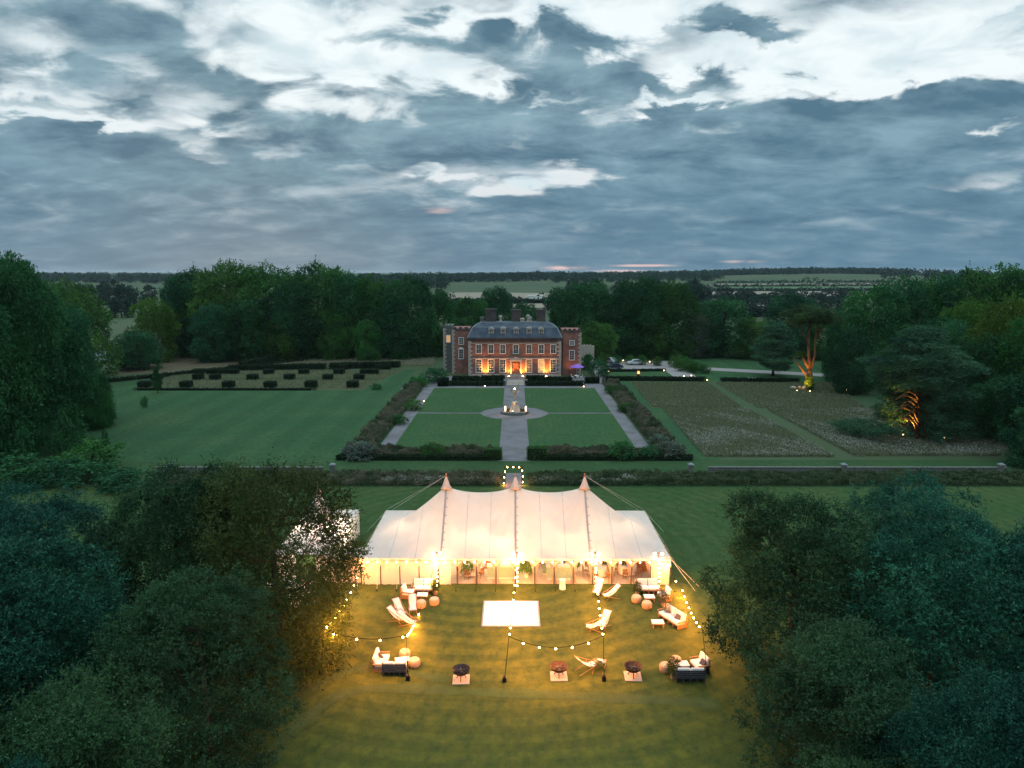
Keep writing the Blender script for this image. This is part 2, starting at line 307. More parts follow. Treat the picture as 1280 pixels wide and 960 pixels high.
# ------------------------------------------------------------------ mesh helpers
class MB:
    def __init__(s): s.v = []; s.f = []
    def add(s, vs, fs, M=None):
        b = len(s.v)
        for v in vs:
            v = Vector(v); s.v.append(tuple(M @ v) if M is not None else tuple(v))
        s.f += [tuple(b+i for i in f) for f in fs]; return s
    def box(s, c, d, M=None, taper=1.0):
        x, y, z = c; a, b, h = d[0]/2, d[1]/2, d[2]/2; t = taper
        vs = [(x-a,y-b,z-h),(x+a,y-b,z-h),(x+a,y+b,z-h),(x-a,y+b,z-h),(x-a*t,y-b*t,z+h),(x+a*t,y-b*t,z+h),(x+a*t,y+b*t,z+h),(x-a*t,y+b*t,z+h)]
        return s.add(vs, [(0,3,2,1),(4,5,6,7),(0,1,5,4),(1,2,6,5),(2,3,7,6),(3,0,4,7)], M)
    def tube(s, pts, rs, n=8, caps=True):
        pts = [Vector(p) for p in pts]
        if isinstance(rs, (int, float)): rs = [rs]*len(pts)
        rings = []; prev = None
        for i, p in enumerate(pts):
            d = (pts[min(i+1, len(pts)-1)]-pts[max(i-1, 0)])
            d = d.normalized() if d.length > 1e-9 else Vector((0,0,1))
            if prev is None:
                u = d.orthogonal().normalized()
            else:
                u = prev - d*prev.dot(d); u = u.normalized() if u.length > 1e-6 else d.orthogonal().normalized()
            prev = u; w = d.cross(u)
            rings.append([p+(u*math.cos(2*math.pi*k/n)+w*math.sin(2*math.pi*k/n))*rs[i] for k in range(n)])
        vs = [v for r in rings for v in r]; fs = []
        for i in range(len(rings)-1):
            for k in range(n):
                fs.append((i*n+k, i*n+(k+1)%n, (i+1)*n+(k+1)%n, (i+1)*n+k))
        if caps: fs += [tuple(range(n))[::-1], tuple((len(rings)-1)*n+k for k in range(n))]
        return s.add(vs, fs)
    def lathe(s, prof, c=(0,0,0), n=16, M=None):
        vs = []; fs = []
        for (r, z) in prof:
            for k in range(n):
                a = 2*math.pi*k/n; vs.append((c[0]+r*math.cos(a), c[1]+r*math.sin(a), c[2]+z))
        for i in range(len(prof)-1):
            for k in range(n): fs.append((i*n+k, i*n+(k+1)%n, (i+1)*n+(k+1)%n, (i+1)*n+k))
        fs += [tuple(range(n))[::-1], tuple((len(prof)-1)*n+k for k in range(n))]
        return s.add(vs, fs, M)
    def prism(s, pts2, y0, y1, M=None):
        """outline in x,z extruded along y"""
        n = len(pts2); vs = [(x, y0, z) for x, z in pts2]+[(x, y1, z) for x, z in pts2]
        fs = [tuple(range(n)), tuple(range(n, 2*n))[::-1]]+[(i, (i+1)%n+0, (i+1)%n+n, i+n)[::-1] for i in range(n)]
        return s.add(vs, fs, M)
    def sheet(s, grid, thick=0.0):
        """grid[i][j] points"""
        a, b = len(grid), len(grid[0]); base = len(s.v)
        s.v += [tuple(p) for row in grid for p in row]
        for i in range(a-1):
            for j in range(b-1): s.f.append((base+i*b+j, base+i*b+j+1, base+(i+1)*b+j+1, base+(i+1)*b+j))
        return s
    def build(s, name, m, parent=None, smooth=False, bevel=0.0):
        me = bpy.data.meshes.new(name); me.from_pydata(s.v, [], s.f); me.update()
        if smooth: me.polygons.foreach_set('use_smooth', [True]*len(me.polygons))
        o = bpy.data.objects.new(name, me); COL.objects.link(o); me.materials.append(m)
        if parent is not None: o.parent = parent
        if bevel:
            b = o.modifiers.new('bevel', 'BEVEL'); b.width = bevel; b.segments = 2; b.limit_method = 'ANGLE'
        return o
def thing(name, label, cat, loc=(0,0,0), rz=0, group=None):
    o = bpy.data.objects.new(name, None); COL.objects.link(o); o.empty_display_size = .2
    o.location = loc; o.rotation_euler = (0, 0, rz); o['label'] = label; o['category'] = cat
    if group: o['group'] = group
    return o
def tag(o, label, cat, group=None):
    o['label'] = label; o['category'] = cat
    if group: o['group'] = group
    return o
def struct(o): o['kind'] = 'structure'; return o
def stuff(o, label, cat): o['kind'] = 'stuff'; o['label'] = label; o['category'] = cat; return o
def dup(root, loc=None, rz=None, label=None, scale=None):
    def cpy(o, par):
        c = o.copy(); COL.objects.link(c)
        if par is not None: c.parent = par
        for ch in CHILD.get(o.name, []): cpy(ch, c)
        return c
    CHILD = {}
    for ch in root.children:
        CHILD.setdefault(root.name, []).append(ch)
        for g in ch.children: CHILD.setdefault(ch.name, []).append(g)
    c = cpy(root, None)
    if loc is not None: c.location = loc
    if rz is not None: c.rotation_euler = (0, 0, rz)
    if label: c['label'] = label
    if scale is not None: c.scale = scale if isinstance(scale, tuple) else (scale,)*3
    return c
ORD = ['first','second','third','fourth','fifth','sixth','seventh','eighth','ninth','tenth','eleventh','twelfth','thirteenth','fourteenth','fifteenth','sixteenth','seventeenth','eighteenth','nineteenth','twentieth']
# ------------------------------------------------------------------ terrain
def sstep(a, b, x):
    t = min(1, max(0, (x-a)/(b-a))); return t*t*(3-2*t)
def ter(x, y):
    hill = 15*math.exp(-((x-820)/520)**2-((y-1750)/620)**2) + 5*math.exp(-((x-300)/400)**2-((y-1500)/500)**2)
    r = math.hypot(x, y)
    if r < 420: return 0.0
    h = hill*sstep(420, 800, r) + 8*sstep(700, 2700, r) + 4.0*sstep(420, 1200, r)*math.sin(x*.0021+1.3)*math.cos(y*.0013)
    return h - 1.5*sstep(500, 800, r) + (3.2*math.sin(x*.0031+.8)+2.2*math.sin(x*.0074+2))*sstep(900, 1700, r)
def at_ter(px, py):
    d = ray(px, py); t = 150.0
    while t < 3200:
        q = cam.location+d*t
        if q.z <= ter(q.x, q.y)+.2: break
        t += 12 if t < 1000 else 25
    return Vector((q.x, q.y, ter(q.x, q.y)))
def far_quad(name, corners, m, lift=.35, nu=14, nv=10):
    """field on the far ground: photo corners (near-left, near-right, far-right, far-left) on the terrain"""
    P = [at_ter(px, py) for px, py in corners]; mb = MB(); g = []
    for j in range(nv+1):
        row = []
        for i in range(nu+1):
            u, v = i/nu, j/nv; p = (P[0]*(1-u)+P[1]*u)*(1-v)+(P[3]*(1-u)+P[2]*u)*v
            row.append((p.x, p.y, ter(p.x, p.y)+lift))
        g.append(row)
    return struct(mb.sheet(g).build(name, m))
def flat(name, pts, z, m):
    mb = MB(); mb.add([(p[0], p[1], z) for p in pts], [tuple(range(len(pts)))])
    return struct(mb.build(name, m))
def pq(name, corners, z, m): return flat(name, [at(px, py, z) for px, py in corners], z, m)
# ------------------------------------------------------------------ foliage
def leaf_mesh(name, P, D, L, ratio, tint, m, up=None):
    """one pointed leaf (a folded diamond) per row of P, along D, of length L"""
    n = len(P); D = D/np.maximum(np.linalg.norm(D, axis=1, keepdims=True), 1e-6)
    rv = RNG.normal(size=(n, 3))
    if up is not None: rv = rv*up[0]+np.array([0, 0, 1.])*up[1]; rv = np.cross(D, rv)
    S = np.cross(D, rv); S /= np.maximum(np.linalg.norm(S, axis=1, keepdims=True), 1e-6)
    L = L[:, None]; V = np.empty((n, 4, 3), np.float32)
    V[:, 0] = P; V[:, 1] = P+D*L*.45+S*L*ratio*.5; V[:, 2] = P+D*L; V[:, 3] = P+D*L*.45-S*L*ratio*.5
    me = bpy.data.meshes.new(name); me.vertices.add(n*4); me.vertices.foreach_set('co', V.ravel())
    me.loops.add(n*4); me.loops.foreach_set('vertex_index', np.arange(n*4, dtype=np.int32))
    me.polygons.add(n); me.polygons.foreach_set('loop_start', np.arange(0, n*4, 4, dtype=np.int32)); me.polygons.foreach_set('loop_total', np.full(n, 4, np.int32))
    at_ = me.attributes.new('tint', 'FLOAT', 'FACE'); at_.data.foreach_set('value', np.clip(tint, 0, 1).astype(np.float32))
    me.update(calc_edges=True); me.materials.append(m); return me
def unit(n): v = RNG.normal(size=(n, 3)); return v/np.linalg.norm(v, axis=1, keepdims=True)
def crown_leaves(blobs, n_twig, per_twig, twig_len, leaf, ratio, droop=.15, outward=.8, flatz=1.0, shell=(.6, 1.05)):
    """blobs: rows (x,y,z,r,rz). twigs grow out of each blob's shell with leaves along them"""
    B = np.array(blobs, float); w = B[:, 3]**2; w /= w.sum()
    idx = RNG.choice(len(B), n_twig, p=w); b = B[idx]
    d = unit(n_twig); d[:, 2] = d[:, 2]*.85+.12
    cen = B[:, :3].mean(0)
    away = b[:, :3]-cen; away /= np.maximum(np.linalg.norm(away, axis=1, keepdims=True), .01)
    d = d+away*.45; d /= np.linalg.norm(d, axis=1, keepdims=True)
    rad = RNG.uniform(shell[0], shell[1], n_twig)**.7
    off = d*rad[:, None]*b[:, 3:4]; off[:, 2] *= (b[:, 4]/b[:, 3])
    T0 = b[:, :3]+off
    td = d*outward+RNG.normal(size=(n_twig, 3))*.45; td[:, 2] = td[:, 2]*flatz-droop; td /= np.linalg.norm(td, axis=1, keepdims=True)
    twig_len = twig_len*RNG.choice([.55, .9, 1.25, 2.0 if leaf < .2 else 1.4], n_twig, p=[.25, .4, .25, .1])
    bt = RNG.normal(.48, .24, len(B))[idx]; tt = bt+RNG.normal(0, .16, n_twig)
    P = []; D = []; T = []
    for k in range(per_twig):
        s = (k+RNG.random(n_twig))/per_twig
        p = T0+td*(s*twig_len)[:, None]; p[:, 2] -= droop*.5*twig_len*s*s
        dd = td*.7+RNG.normal(size=(n_twig, 3))*.75; dd[:, 2] *= flatz
        P.append(p); D.append(dd); T.append(tt+RNG.normal(0, .16, n_twig)+.25*s-.1)
    P = np.concatenate(P); D = np.concatenate(D); T = np.concatenate(T)
    L = leaf*RNG.uniform(.65, 1.35, len(P))
    return P, D, L, ratio, T
def limbs(H, blobs, r0, fork=.3, lean=0., n=7, every=1, wob=.05):
    mb = MB(); top = H*.72
    tp = [Vector((lean*t*t*H*.1+math.sin(t*5)*wob*H*.1, math.cos(t*4)*wob*H*.08-wob*H*.08, t*top)) for t in [i/8 for i in range(9)]]
    tp[0].z = -.15
    mb.tube(tp, [r0*(1.35 if i == 0 else 1)*(1-.085*i) for i in range(9)], n+3)
    for i, b in enumerate(blobs):
        if i % every: continue
        e = Vector(b[:3]); zz = max(H*fork*.6, min(top*.95, e.z-abs(e.xy.length)*.55)); s = tp[0].lerp(tp[-1], zz/top)
        s = min(tp, key=lambda q: abs(q.z-zz)).copy()
        mid = s.lerp(e, .5)+Vector((random.uniform(-.3,.3), random.uniform(-.3,.3), -.06*H*random.random()))
        mb.tube([s, mid, e], [r0*.36, r0*.22, r0*.06], 5)
    return mb
class TreeKind:
    """a tree prototype of unit size (height 1, radius 1 scaled on use)"""
    def __init__(s, name, kind, H, Rr, seed, n_twig, per, twig, leaf, ratio, m, bark, nb=26, **kw):
        random.seed(seed); st = random.getstate()
        s.name = name; s.H = H; s.R = Rr; blobs = []
        base = kw.get('base', .18)
        for i in range(nb):
            a = i*2.39996+random.uniform(-.4, .4)
            if kind == 'broad':
                t = (i+.5)/nb; z = H*(base+(.90-base)*t**.85); env = math.sin(math.pi*min(1, max(.0, .16+.80*(z/H-base)/(1-base))))**.55
                rr = Rr*env*random.uniform(.45, .88); br = Rr*random.uniform(.24, .46)*(1-.25*t)*kw.get('brs', 1.0)*(random.choice((.6, .8, 1.1, 1.5)) if 'brs' in kw else 1)
                blobs.append((rr*math.cos(a), rr*math.sin(a), min(z, H-br*.8), br, br*random.uniform(.65, .95)))
            elif kind == 'cone':
                t = (i+.5)/nb; z = H*(.05+.9*t); env = (1-t)**.75
                rr = Rr*env*random.uniform(.35, .8); br = Rr*(.16+.30*(1-t))*random.uniform(.7, 1.1)
                blobs.append((rr*math.cos(a), rr*math.sin(a), min(z, H-br*.6), br, br*.8))
            elif kind == 'layer':   # cedar: horizontal plates
                t = (i+.5)/nb; z = H*(kw.get('base', .18)+(.96-kw.get('base', .18))*t); env = (1-t**2.6)**.6*(.72+.28*math.sin(t*9+seed))
                rr = Rr*env*random.uniform(.30, .82); br = Rr*random.uniform(.22, .38)*(1-.35*t)
                blobs.append((rr*math.cos(a), rr*math.sin(a), z, br, br*.22))
            elif kind == 'pine':
                t = (i+.5)/nb; z = H*(.74+.2*t); rr = Rr*random.uniform(.1, .8)*(1-.4*t); br = Rr*random.uniform(.25, .42)
                blobs.append((rr*math.cos(a), rr*math.sin(a), z, br, br*.38))
        if 'brs' in kw:
            for q in range(7): blobs.append((Rr*.28*math.cos(q*2.4), Rr*.28*math.sin(q*2.4), H*(.50+.055*q), Rr*.30, Rr*.26))
        if kind in ('broad', 'layer'): blobs.append((0, 0, H*.93, Rr*.2, Rr*.12 if kind == 'layer' else Rr*.2))
        s.blobs = blobs
        dr = kw.get('droop', .15 if kind != 'layer' else .08); fz = .25 if kind == 'layer' else (.6 if kind == 'pine' else 1.0)
        A = crown_leaves(blobs, n_twig, per, twig, leaf, ratio, dr, .8, fz, kw.get('shell', (.45, 1.05)))
        if 'brs' in kw:
            A = mask_leaves(A, lambda P: (np.sin(P[:, 0]*2.3+seed)+np.sin(P[:, 1]*2.0+P[:, 2]*.9)+np.sin(P[:, 2]*2.6+P[:, 0]*.8) > -.75) | (np.linalg.norm(P[:, :2], axis=1) < Rr*.3))
        if kw.get('mask'): A = mask_leaves(A, kw['mask'])
        s.crown = leaf_mesh(name+'_crown', *A[:5], m, up=(.5, 1.0) if kind == 'layer' else (1, .35))
        mb = limbs(H, blobs, kw.get('r0', H*.028), .3, every=kw.get('every', 2)); s.trunk = bpy.data.meshes.new(name+'_trunk')
        s.trunk.from_pydata(mb.v, [], mb.f); s.trunk.polygons.foreach_set('use_smooth', [True]*len(s.trunk.polygons)); s.trunk.materials.append(bark)
    def place(s, x, y, H, Rr, label, name='tree', cat='tree', group=None, rz=None, leafmat=None):
        z = ter(x, y)
        t = thing(name, label, cat, (x, y, z), random.uniform(0, 6.28) if rz is None else rz, group)
        t.scale = (Rr/s.R, Rr/s.R, H/s.H)
        for nm, me in (('trunk', s.trunk), ('crown', s.crown)):
            o = bpy.data.objects.new(nm, me); COL.objects.link(o); o.parent = t
            if leafmat and nm == 'crown': o.material_slots[0].link = 'OBJECT'; o.material_slots[0].material = leafmat
        return t
def mask_leaves(A, keep):
    P, D, L, r, T = A; k = keep(P); return P[k], D[k], L[k], r, T[k]
def leafy_box(name, M4, dims, n, leaf, m, parent=None, hfun=None, lump=.0):
    """a clipped hedge: leaves over the faces of a box (local), M4 = matrix"""
    a, b, h = dims; areas = np.array([a*b, a*h, a*h, b*h, b*h]); w = areas/areas.sum()
    f = RNG.choice(5, n, p=w); u = RNG.uniform(-.5, .5, n); v = RNG.uniform(-.5, .5, n); s = RNG.uniform(.88, 1.02, n)*.5
    P = np.zeros((n, 3)); Dn = np.zeros((n, 3))
    for k, (nx, ny, nz) in enumerate(((0,0,1),(0,-1,0),(0,1,0),(-1,0,0),(1,0,0))):
        q = f == k
        if nz: P[q] = np.stack([u[q]*a, v[q]*b, h*(s[q]+.5)], 1)
        elif ny: P[q] = np.stack([u[q]*a, ny*b*s[q], (v[q]+.5)*h], 1)
        else: P[q] = np.stack([nx*a*s[q], u[q]*b, (v[q]+.5)*h], 1)
        Dn[q] = (nx, ny, nz)
    if lump: P += np.sin(P[:, [1, 2, 0]]*3.1+1)*lump
    D = Dn*.5+RNG.normal(size=(n, 3))*.6
    me = leaf_mesh(name, P, D, leaf*RNG.uniform(.6, 1.4, n), .7, RNG.normal(.45, .22, n), m)
    return me
def plant_mass(name, quad, n, hmin, hmax, leaf, m, clump=1.2, tall=1.0, tintscale=1.0, seed=0, ratio=.5):
    """a band of mixed planting over a quadrilateral (world xy corners): clumps of leaves whose height varies"""
    Q = [np.array((p[0], p[1])) for p in quad]; u = RNG.random(n); v = RNG.random(n)
    A = (Q[0]*(1-u)[:, None]+Q[1]*u[:, None])*(1-v)[:, None]+(Q[3]*(1-u)[:, None]+Q[2]*u[:, None])*v[:, None]
    cell = np.floor(A/clump+.35*np.sin(A[:, ::-1]*2.3/clump+seed)).astype(int)
    hsh = np.abs(np.sin(cell[:, 0]*12.9898+cell[:, 1]*78.233+seed)*43758.5453) % 1
    hs2 = np.abs(np.sin(cell[:, 0]*39.3468+cell[:, 1]*11.135+seed*2)*24634.6345) % 1
    cc = (cell+.5)*clump; dist = np.linalg.norm(A-cc, axis=1)/clump
    edge = np.minimum(1, np.minimum(np.minimum(u, 1-u), np.minimum(v, 1-v))*14+.45)
    H = (hmin+(hmax-hmin)*hsh)*np.clip(1.05-dist*.5, .3, 1)*edge
    z = H*RNG.random(n)**.45
    P = np.column_stack([A, z]); D = RNG.normal(size=(n, 3))*.6+np.array([0, 0, .7*tall])
    tint = .15+.75*hs2*tintscale*(z/np.maximum(H, .01))+RNG.normal(0, .1, n)
    me = leaf_mesh(name, P, D, leaf*RNG.uniform(.6, 1.4, n), ratio, tint, m)
    o = bpy.data.objects.new(name, me); COL.objects.link(o); return o
# ================================================================== SETTING
TRACK = mat_lawn('worn_grass', (.080,.100,.036), (.060,.088,.028), (.055,.095,.026), 0)
INT_W = 430; FLOOD_W = 220
CORE = mat('hedge_core', (.010,.022,.012), (.006,.014,.008), 4)
def build_ground():
    xs = sorted(set([s*v for s in (-1, 1) for v in [0,30,60,100,150,220,320,450,600,800,1050,1350,1700,2100,2600,3200,4200,6000,9000,14000]]))
    ys = [-300,-60,0,60,120,200,300,420,500,600,700,820,950,1100,1250,1400,1600,1800,2000,2200,2400,2600,2800,3100,3500,4200,5200,7000,10000,16000]
    g = [[(x, y, ter(x, y)) for x in xs] for y in ys]
    struct(MB().sheet(g).build('ground', GROUND, smooth=True))
build_ground()
YW = at(640, 590).y           # the garden wall (sunk fence) line
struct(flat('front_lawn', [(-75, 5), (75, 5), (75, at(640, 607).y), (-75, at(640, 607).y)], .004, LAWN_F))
pq('wall_foot_grass', [(-260, 609), (1560, 609), (1560, 575), (-260, 575)], .008, LAWN_W)
struct(bpy.data.objects['wall_foot_grass'])
pq('side_lawn', [(-60, 578), (470, 578), (520, 462), (-60, 484)], .012, LAWN_M)
pq('terrace_gravel', [(500, 486), (790, 486), (775, 470), (530, 470)], .0135, GRAVEL)
pq('east_walk', [(858, 575), (900, 575), (790, 476), (757, 476)], .016, LAWN_M)
# parterre: four lawns cut by gravel paths
PX0, PX1 = 2.15, 17.4; YF, YC, YB = at(640, 564).y, at(640, 516.5).y, at(640, 485.5).y
flat('gravel_path', [(-19.6, YF-.4), (19.6, YF-.4), (19.6, YB+5), (-19.6, YB+5)], .020, GRAVEL)
flat('central_path', [(-PX0, at(0, 576).y), (PX0, at(0, 576).y), (PX0, YF-.4), (-PX0, YF-.4)], .020, GRAVEL)
def parterre(sx, sy, nm):
    y0, y1 = (YF, YC-.55) if sy < 0 else (YC+.55, YB)
    x0, x1 = PX0, PX1; r = 6.0; pts = []
    # rectangle with the inner corner cut by the circle round the fountain
    if sy < 0:
        pts = [(x0, y0), (x1, y0), (x1, y1)]
        a0 = math.asin(.55/r); a1 = math.acos(x0/r)
        pts += [(r*math.cos(a0+(a1-a0)*k/10), YC-r*math.sin(a0+(a1-a0)*k/10)) for k in range(11)]
    else:
        a0 = math.asin(.55/r); a1 = math.acos(x0/r)
        pts = [(x0, y1)]+[(r*math.cos(a1+(a0-a1)*k/10), YC+r*math.sin(a1+(a0-a1)*k/10)) for k in range(11)]+[(x1, y0), (x1, y1)]
    pts = [(sx*x, y) for x, y in pts]
    # a turf slab standing 6 cm proud of the gravel
    mb = MB(); n = len(pts); mb.add([(x, y, .0) for x, y in pts]+[(x, y, .08) for x, y in pts], [tuple(range(n, 2*n))]+[(i, (i+1)%n, (i+1)%n+n, i+n) for i in range(n)])
    struct(mb.build('parterre_lawn', LAWN_P))
for sx in (-1, 1):
    for sy in (-1, 1): parterre(sx, sy, '')
# rough meadow plots, east side
M1 = [(815, 509.5), (927, 509.5), (885, 479), (790, 479)]
M2 = [(881, 571), (1042, 571), (934, 512), (829, 512)]
M3 = [(948, 510), (1080, 510), (1040, 479), (894, 479)]
M4 = [(1068, 570), (1330, 570), (1130, 512.5), (960, 512.5)]
for q in (M1, M2, M3, M4): pq('meadow_plot', q, .024, MEADOW)
def tufts(name, quad, n, h, m, label, bright=(.0, 1.0), thr=.5):
    Q = [np.array(at(*p)[:2]) for p in quad]; u = RNG.random(n); v = RNG.random(n)
    A = (Q[0]*(1-u)[:, None]+Q[1]*u[:, None])*(1-v)[:, None]+(Q[3]*(1-u)[:, None]+Q[2]*u[:, None])*v[:, None]
    dens = .5+.28*np.sin(A[:, 0]*.31+2*np.sin(A[:, 1]*.22))+.28*np.sin(A[:, 1]*.45+A[:, 0]*.12+1.5*np.sin(A[:, 0]*.5))+.2*np.sin(A[:, 0]*1.7+A[:, 1]*1.3)
    dens += bright[0]+(bright[1]-bright[0])*(1-v)
    keep = RNG.random(n) < np.clip(dens-thr, .02, 1); A = A[keep]; k = len(A)
    P = np.column_stack([A, RNG.uniform(.1, h, k)]); D = RNG.normal(size=(k, 3))+np.array([0, 0, .3])
    o = bpy.data.objects.new(name, leaf_mesh(name, P, D, RNG.uniform(.08, .22, k), .8, RNG.random(k)**1.2, m)); COL.objects.link(o)
    return stuff(o, label, 'wild flowers')
for q, n, lb, br, th in ((M1, 9000, 'sparse pale seed heads in the far inner meadow plot', (-.45, -.1), .45), (M2, 60000, 'white wild flowers scattered in the near inner meadow plot', (-.3, .35), .38), (M3, 14000, 'thin pale flowers in the far outer meadow plot by the lit pine', (-.45, -.05), .45), (M4, 95000, 'dense white wild flowers in the near outer meadow plot below the cedar', (-.1, .35), .35)):
    tufts('wild_flowers', q, n, .5, FLOWER, lb, br, th)
def grass_tufts(name, quad, n, m, label, L=.45):
    Q = [np.array(at(*p)[:2]) for p in quad]; u = RNG.random(n); v = RNG.random(n)
    A = (Q[0]*(1-u)[:, None]+Q[1]*u[:, None])*(1-v)[:, None]+(Q[3]*(1-u)[:, None]+Q[2]*u[:, None])*v[:, None]
    P = np.column_stack([A, np.zeros(n)]); D = RNG.normal(size=(n, 3))*.45+np.array([0, 0, 1.])
    o = bpy.data.objects.new(name, leaf_mesh(name, P, D, L*RNG.uniform(.6, 1.3, n), .3, RNG.random(n), m)); COL.objects.link(o)
    return stuff(o, label, 'long grass')
LEAF_GRASS = mat_leaf('long_grass', (.085,.120,.064), (.23,.235,.155), .45, 0)
for q, n, lb in ((M1, 26000, 'long uncut grass filling the far inner meadow plot'), (M2, 60000, 'long uncut grass filling the near inner meadow plot'), (M3, 26000, 'long uncut grass round the foot of the lit pine'), (M4, 80000, 'long uncut grass filling the near outer meadow plot')):
    grass_tufts('meadow_grass', q, n, LEAF_GRASS, lb)
# west side: hedge block garden on rough grass, dry field, drive and pond
pq('block_garden_grass', [(165, 487.5), (452, 487.5), (505, 463), (236, 463)], .020, MEADOW)
pq('block_garden_strip', [(215, 474.5), (478, 474.5), (482, 472), (225, 472)], .024, LAWN_W)
pq('hay_plot', [(325, 457), (540, 457), (545, 446), (372, 446)], .020, DRY)
pq('dry_field', [(120, 470), (300, 462), (400, 443), (200, 443)], .016, DRY)
pq('pond', [(112, 452), (150, 452), (152, 440), (112, 440)], .03, WATER)
grass_tufts('meadow_grass', [(165, 487.5), (452, 487.5), (505, 463), (236, 463)], 30000, LEAF_GRASS, 'rough grass between the clipped hedge blocks', .35)
grass_tufts('meadow_grass', [(325, 457), (540, 457), (545, 446), (372, 446)], 22000, mat_leaf('hay', (.16,.17,.11), (.36,.35,.26), .4, 0), 'pale bleached grass in the plot behind the hedge blocks', .6)
# east side: forecourt, small lawn, park and drive
pq('forecourt_gravel', [(745, 470), (872, 472), (845, 452), (735, 448)], .012, PALE_GRAVEL)
pq('forecourt_lawn', [(765, 473), (846, 474), (832, 463.5), (752, 463.5)], .016, LAWN_M)
pq('park_lawn', [(845, 476), (1120, 478), (1080, 436), (830, 436)], .008, LAWN_M)
pq('drive', [(880, 462.5), (1090, 474), (1090, 470), (880, 459)], .016, PALE_GRAVEL)
# far fields
far_quad('stubble_field', [(905, 387), (1000, 387), (975, 376), (880, 376)], FIELD_TAN)
far_quad('stubble_field', [(890, 372), (1090, 372), (1080, 364), (890, 365)], FIELD_TAN)
far_quad('pasture_field', [(900, 363), (1110, 361), (1105, 358.5), (900, 359)], FIELD_GREEN)
far_quad('stubble_field', [(880, 358), (1130, 357), (1125, 354.5), (900, 355)], FIELD_TAN)
far_quad('pasture_field', [(890, 354), (1140, 353), (1135, 351.2), (900, 351.5)], FIELD_GREEN)
far_quad('stubble_field', [(538, 377), (608, 377), (605, 366), (548, 366)], FIELD_TAN)
far_quad('stubble_field', [(632, 374), (690, 374), (686, 367), (636, 366)], FIELD_TAN)
far_quad('pasture_field', [(630, 379), (694, 379), (690, 374), (632, 374)], FIELD_GREEN)
far_quad('stubble_field', [(630, 386), (700, 386), (694, 379.5), (634, 379.5)], FIELD_TAN)
far_quad('stubble_field', [(144, 374), (160, 374), (160, 364), (146, 364)], FIELD_TAN)
# worn tyre track curving over the front lawn
def track(px_pts, w, z):
    P = [at(*p) for p in px_pts]; g = [[], []]; n = 24
    pts = []
    for i in range(n+1):
        t = i/n*(len(P)-1); k = min(int(t), len(P)-2); f = t-k
        p0, p1, p2, p3 = P[max(k-1, 0)], P[k], P[k+1], P[min(k+2, len(P)-1)]
        pts.append(.5*((2*p1)+(p2-p0)*f+(2*p0-5*p1+4*p2-p3)*f*f+(3*p1-p0-3*p2+p3)*f**3))
    for i, p in enumerate(pts):
        d = (pts[min(i+1, n)]-pts[max(i-1, 0)]).normalized(); s = Vector((-d.y, d.x, 0))*w/2*(1+.25*math.sin(i*1.7))
        g[0].append((p.x-s.x, p.y-s.y, z)); g[1].append((p.x+s.x, p.y+s.y, z))
    struct(MB().sheet(g).build('worn_track', TRACK))
# ------------------------------------------------------------------ garden wall, piers and borders
def garden_wall(pxa, pxb, label):
    a, b = at(pxa, 592), at(pxb, 592); t = thing('garden_wall', label, 'wall', (0, 0, 0))
    L = b.x-a.x; c = (a.x+b.x)/2
    MB().box((c, a.y, .40), (L, .35, .80)).build('wall', DSTONE, t)
    MB().box((c, a.y, .845), (L, .46, .09)).build('coping', DSTONE, t)
garden_wall(196, 404, 'low stone garden wall left of the marquee'); garden_wall(885, 1256, 'low stone garden wall along the right side lawn')
def pier(px, label):
    a = at(px, 596); t = thing('stone_pier', label, 'pier', (a.x, a.y, 0), 0, 'square stone piers along the sunk garden wall')
    MB().box((0, 0, .75), (.5, .5, 1.5)).build('shaft', DSTONE, t); mb = MB().box((0, 0, 1.56), (.68, .68, .12)); mb.box((0, 0, 1.68), (.5, .5, .12), taper=.6); mb.build('cap', LEAD, t)
for px, lb in ((214, 'pale stone pier at the far left of the garden wall'), (416, 'pale stone pier just left of the small left tent'), (863, 'stone pier right of the marquee, at the start of the right wall'), (1054, 'stone pier halfway along the right wall'), (1250, 'stone pier at the far right of the garden wall')): pier(px, lb)
def pmass(name, pxq, *a, label='', cat='planting', **k):
    o = plant_mass(name, [at(*p) for p in pxq], *a, **k); return stuff(o, label, cat)
pmass('wild_border', [(205, 608), (625, 608), (628, 594), (205, 594)], 52000, .4, 1.15, .20, LEAF_P, clump=.9, seed=1, label='ragged flowering border below the wall, left of the gate')
pmass('wild_border', [(661, 608), (1500, 608), (1480, 594), (658, 594)], 95000, .4, 1.1, .20, mat_leaf('leaf_border_green', (.02,.045,.022), (.10,.13,.075), .3, .2), clump=.9, seed=2, label='ragged flowering border below the wall, right of the gate')
pmass('pale_flowers', [(470, 606), (622, 606), (626, 600), (470, 600)], 4000, .4, .9, .18, FLOWER, clump=1.6, seed=5, label='pale flower heads in the border left of the gate')
pmass('pale_flowers', [(664, 606), (800, 606), (800, 600), (662, 600)], 3500, .4, .9, .18, FLOWER, clump=1.6, seed=6, label='pale flower heads in the border right of the gate')
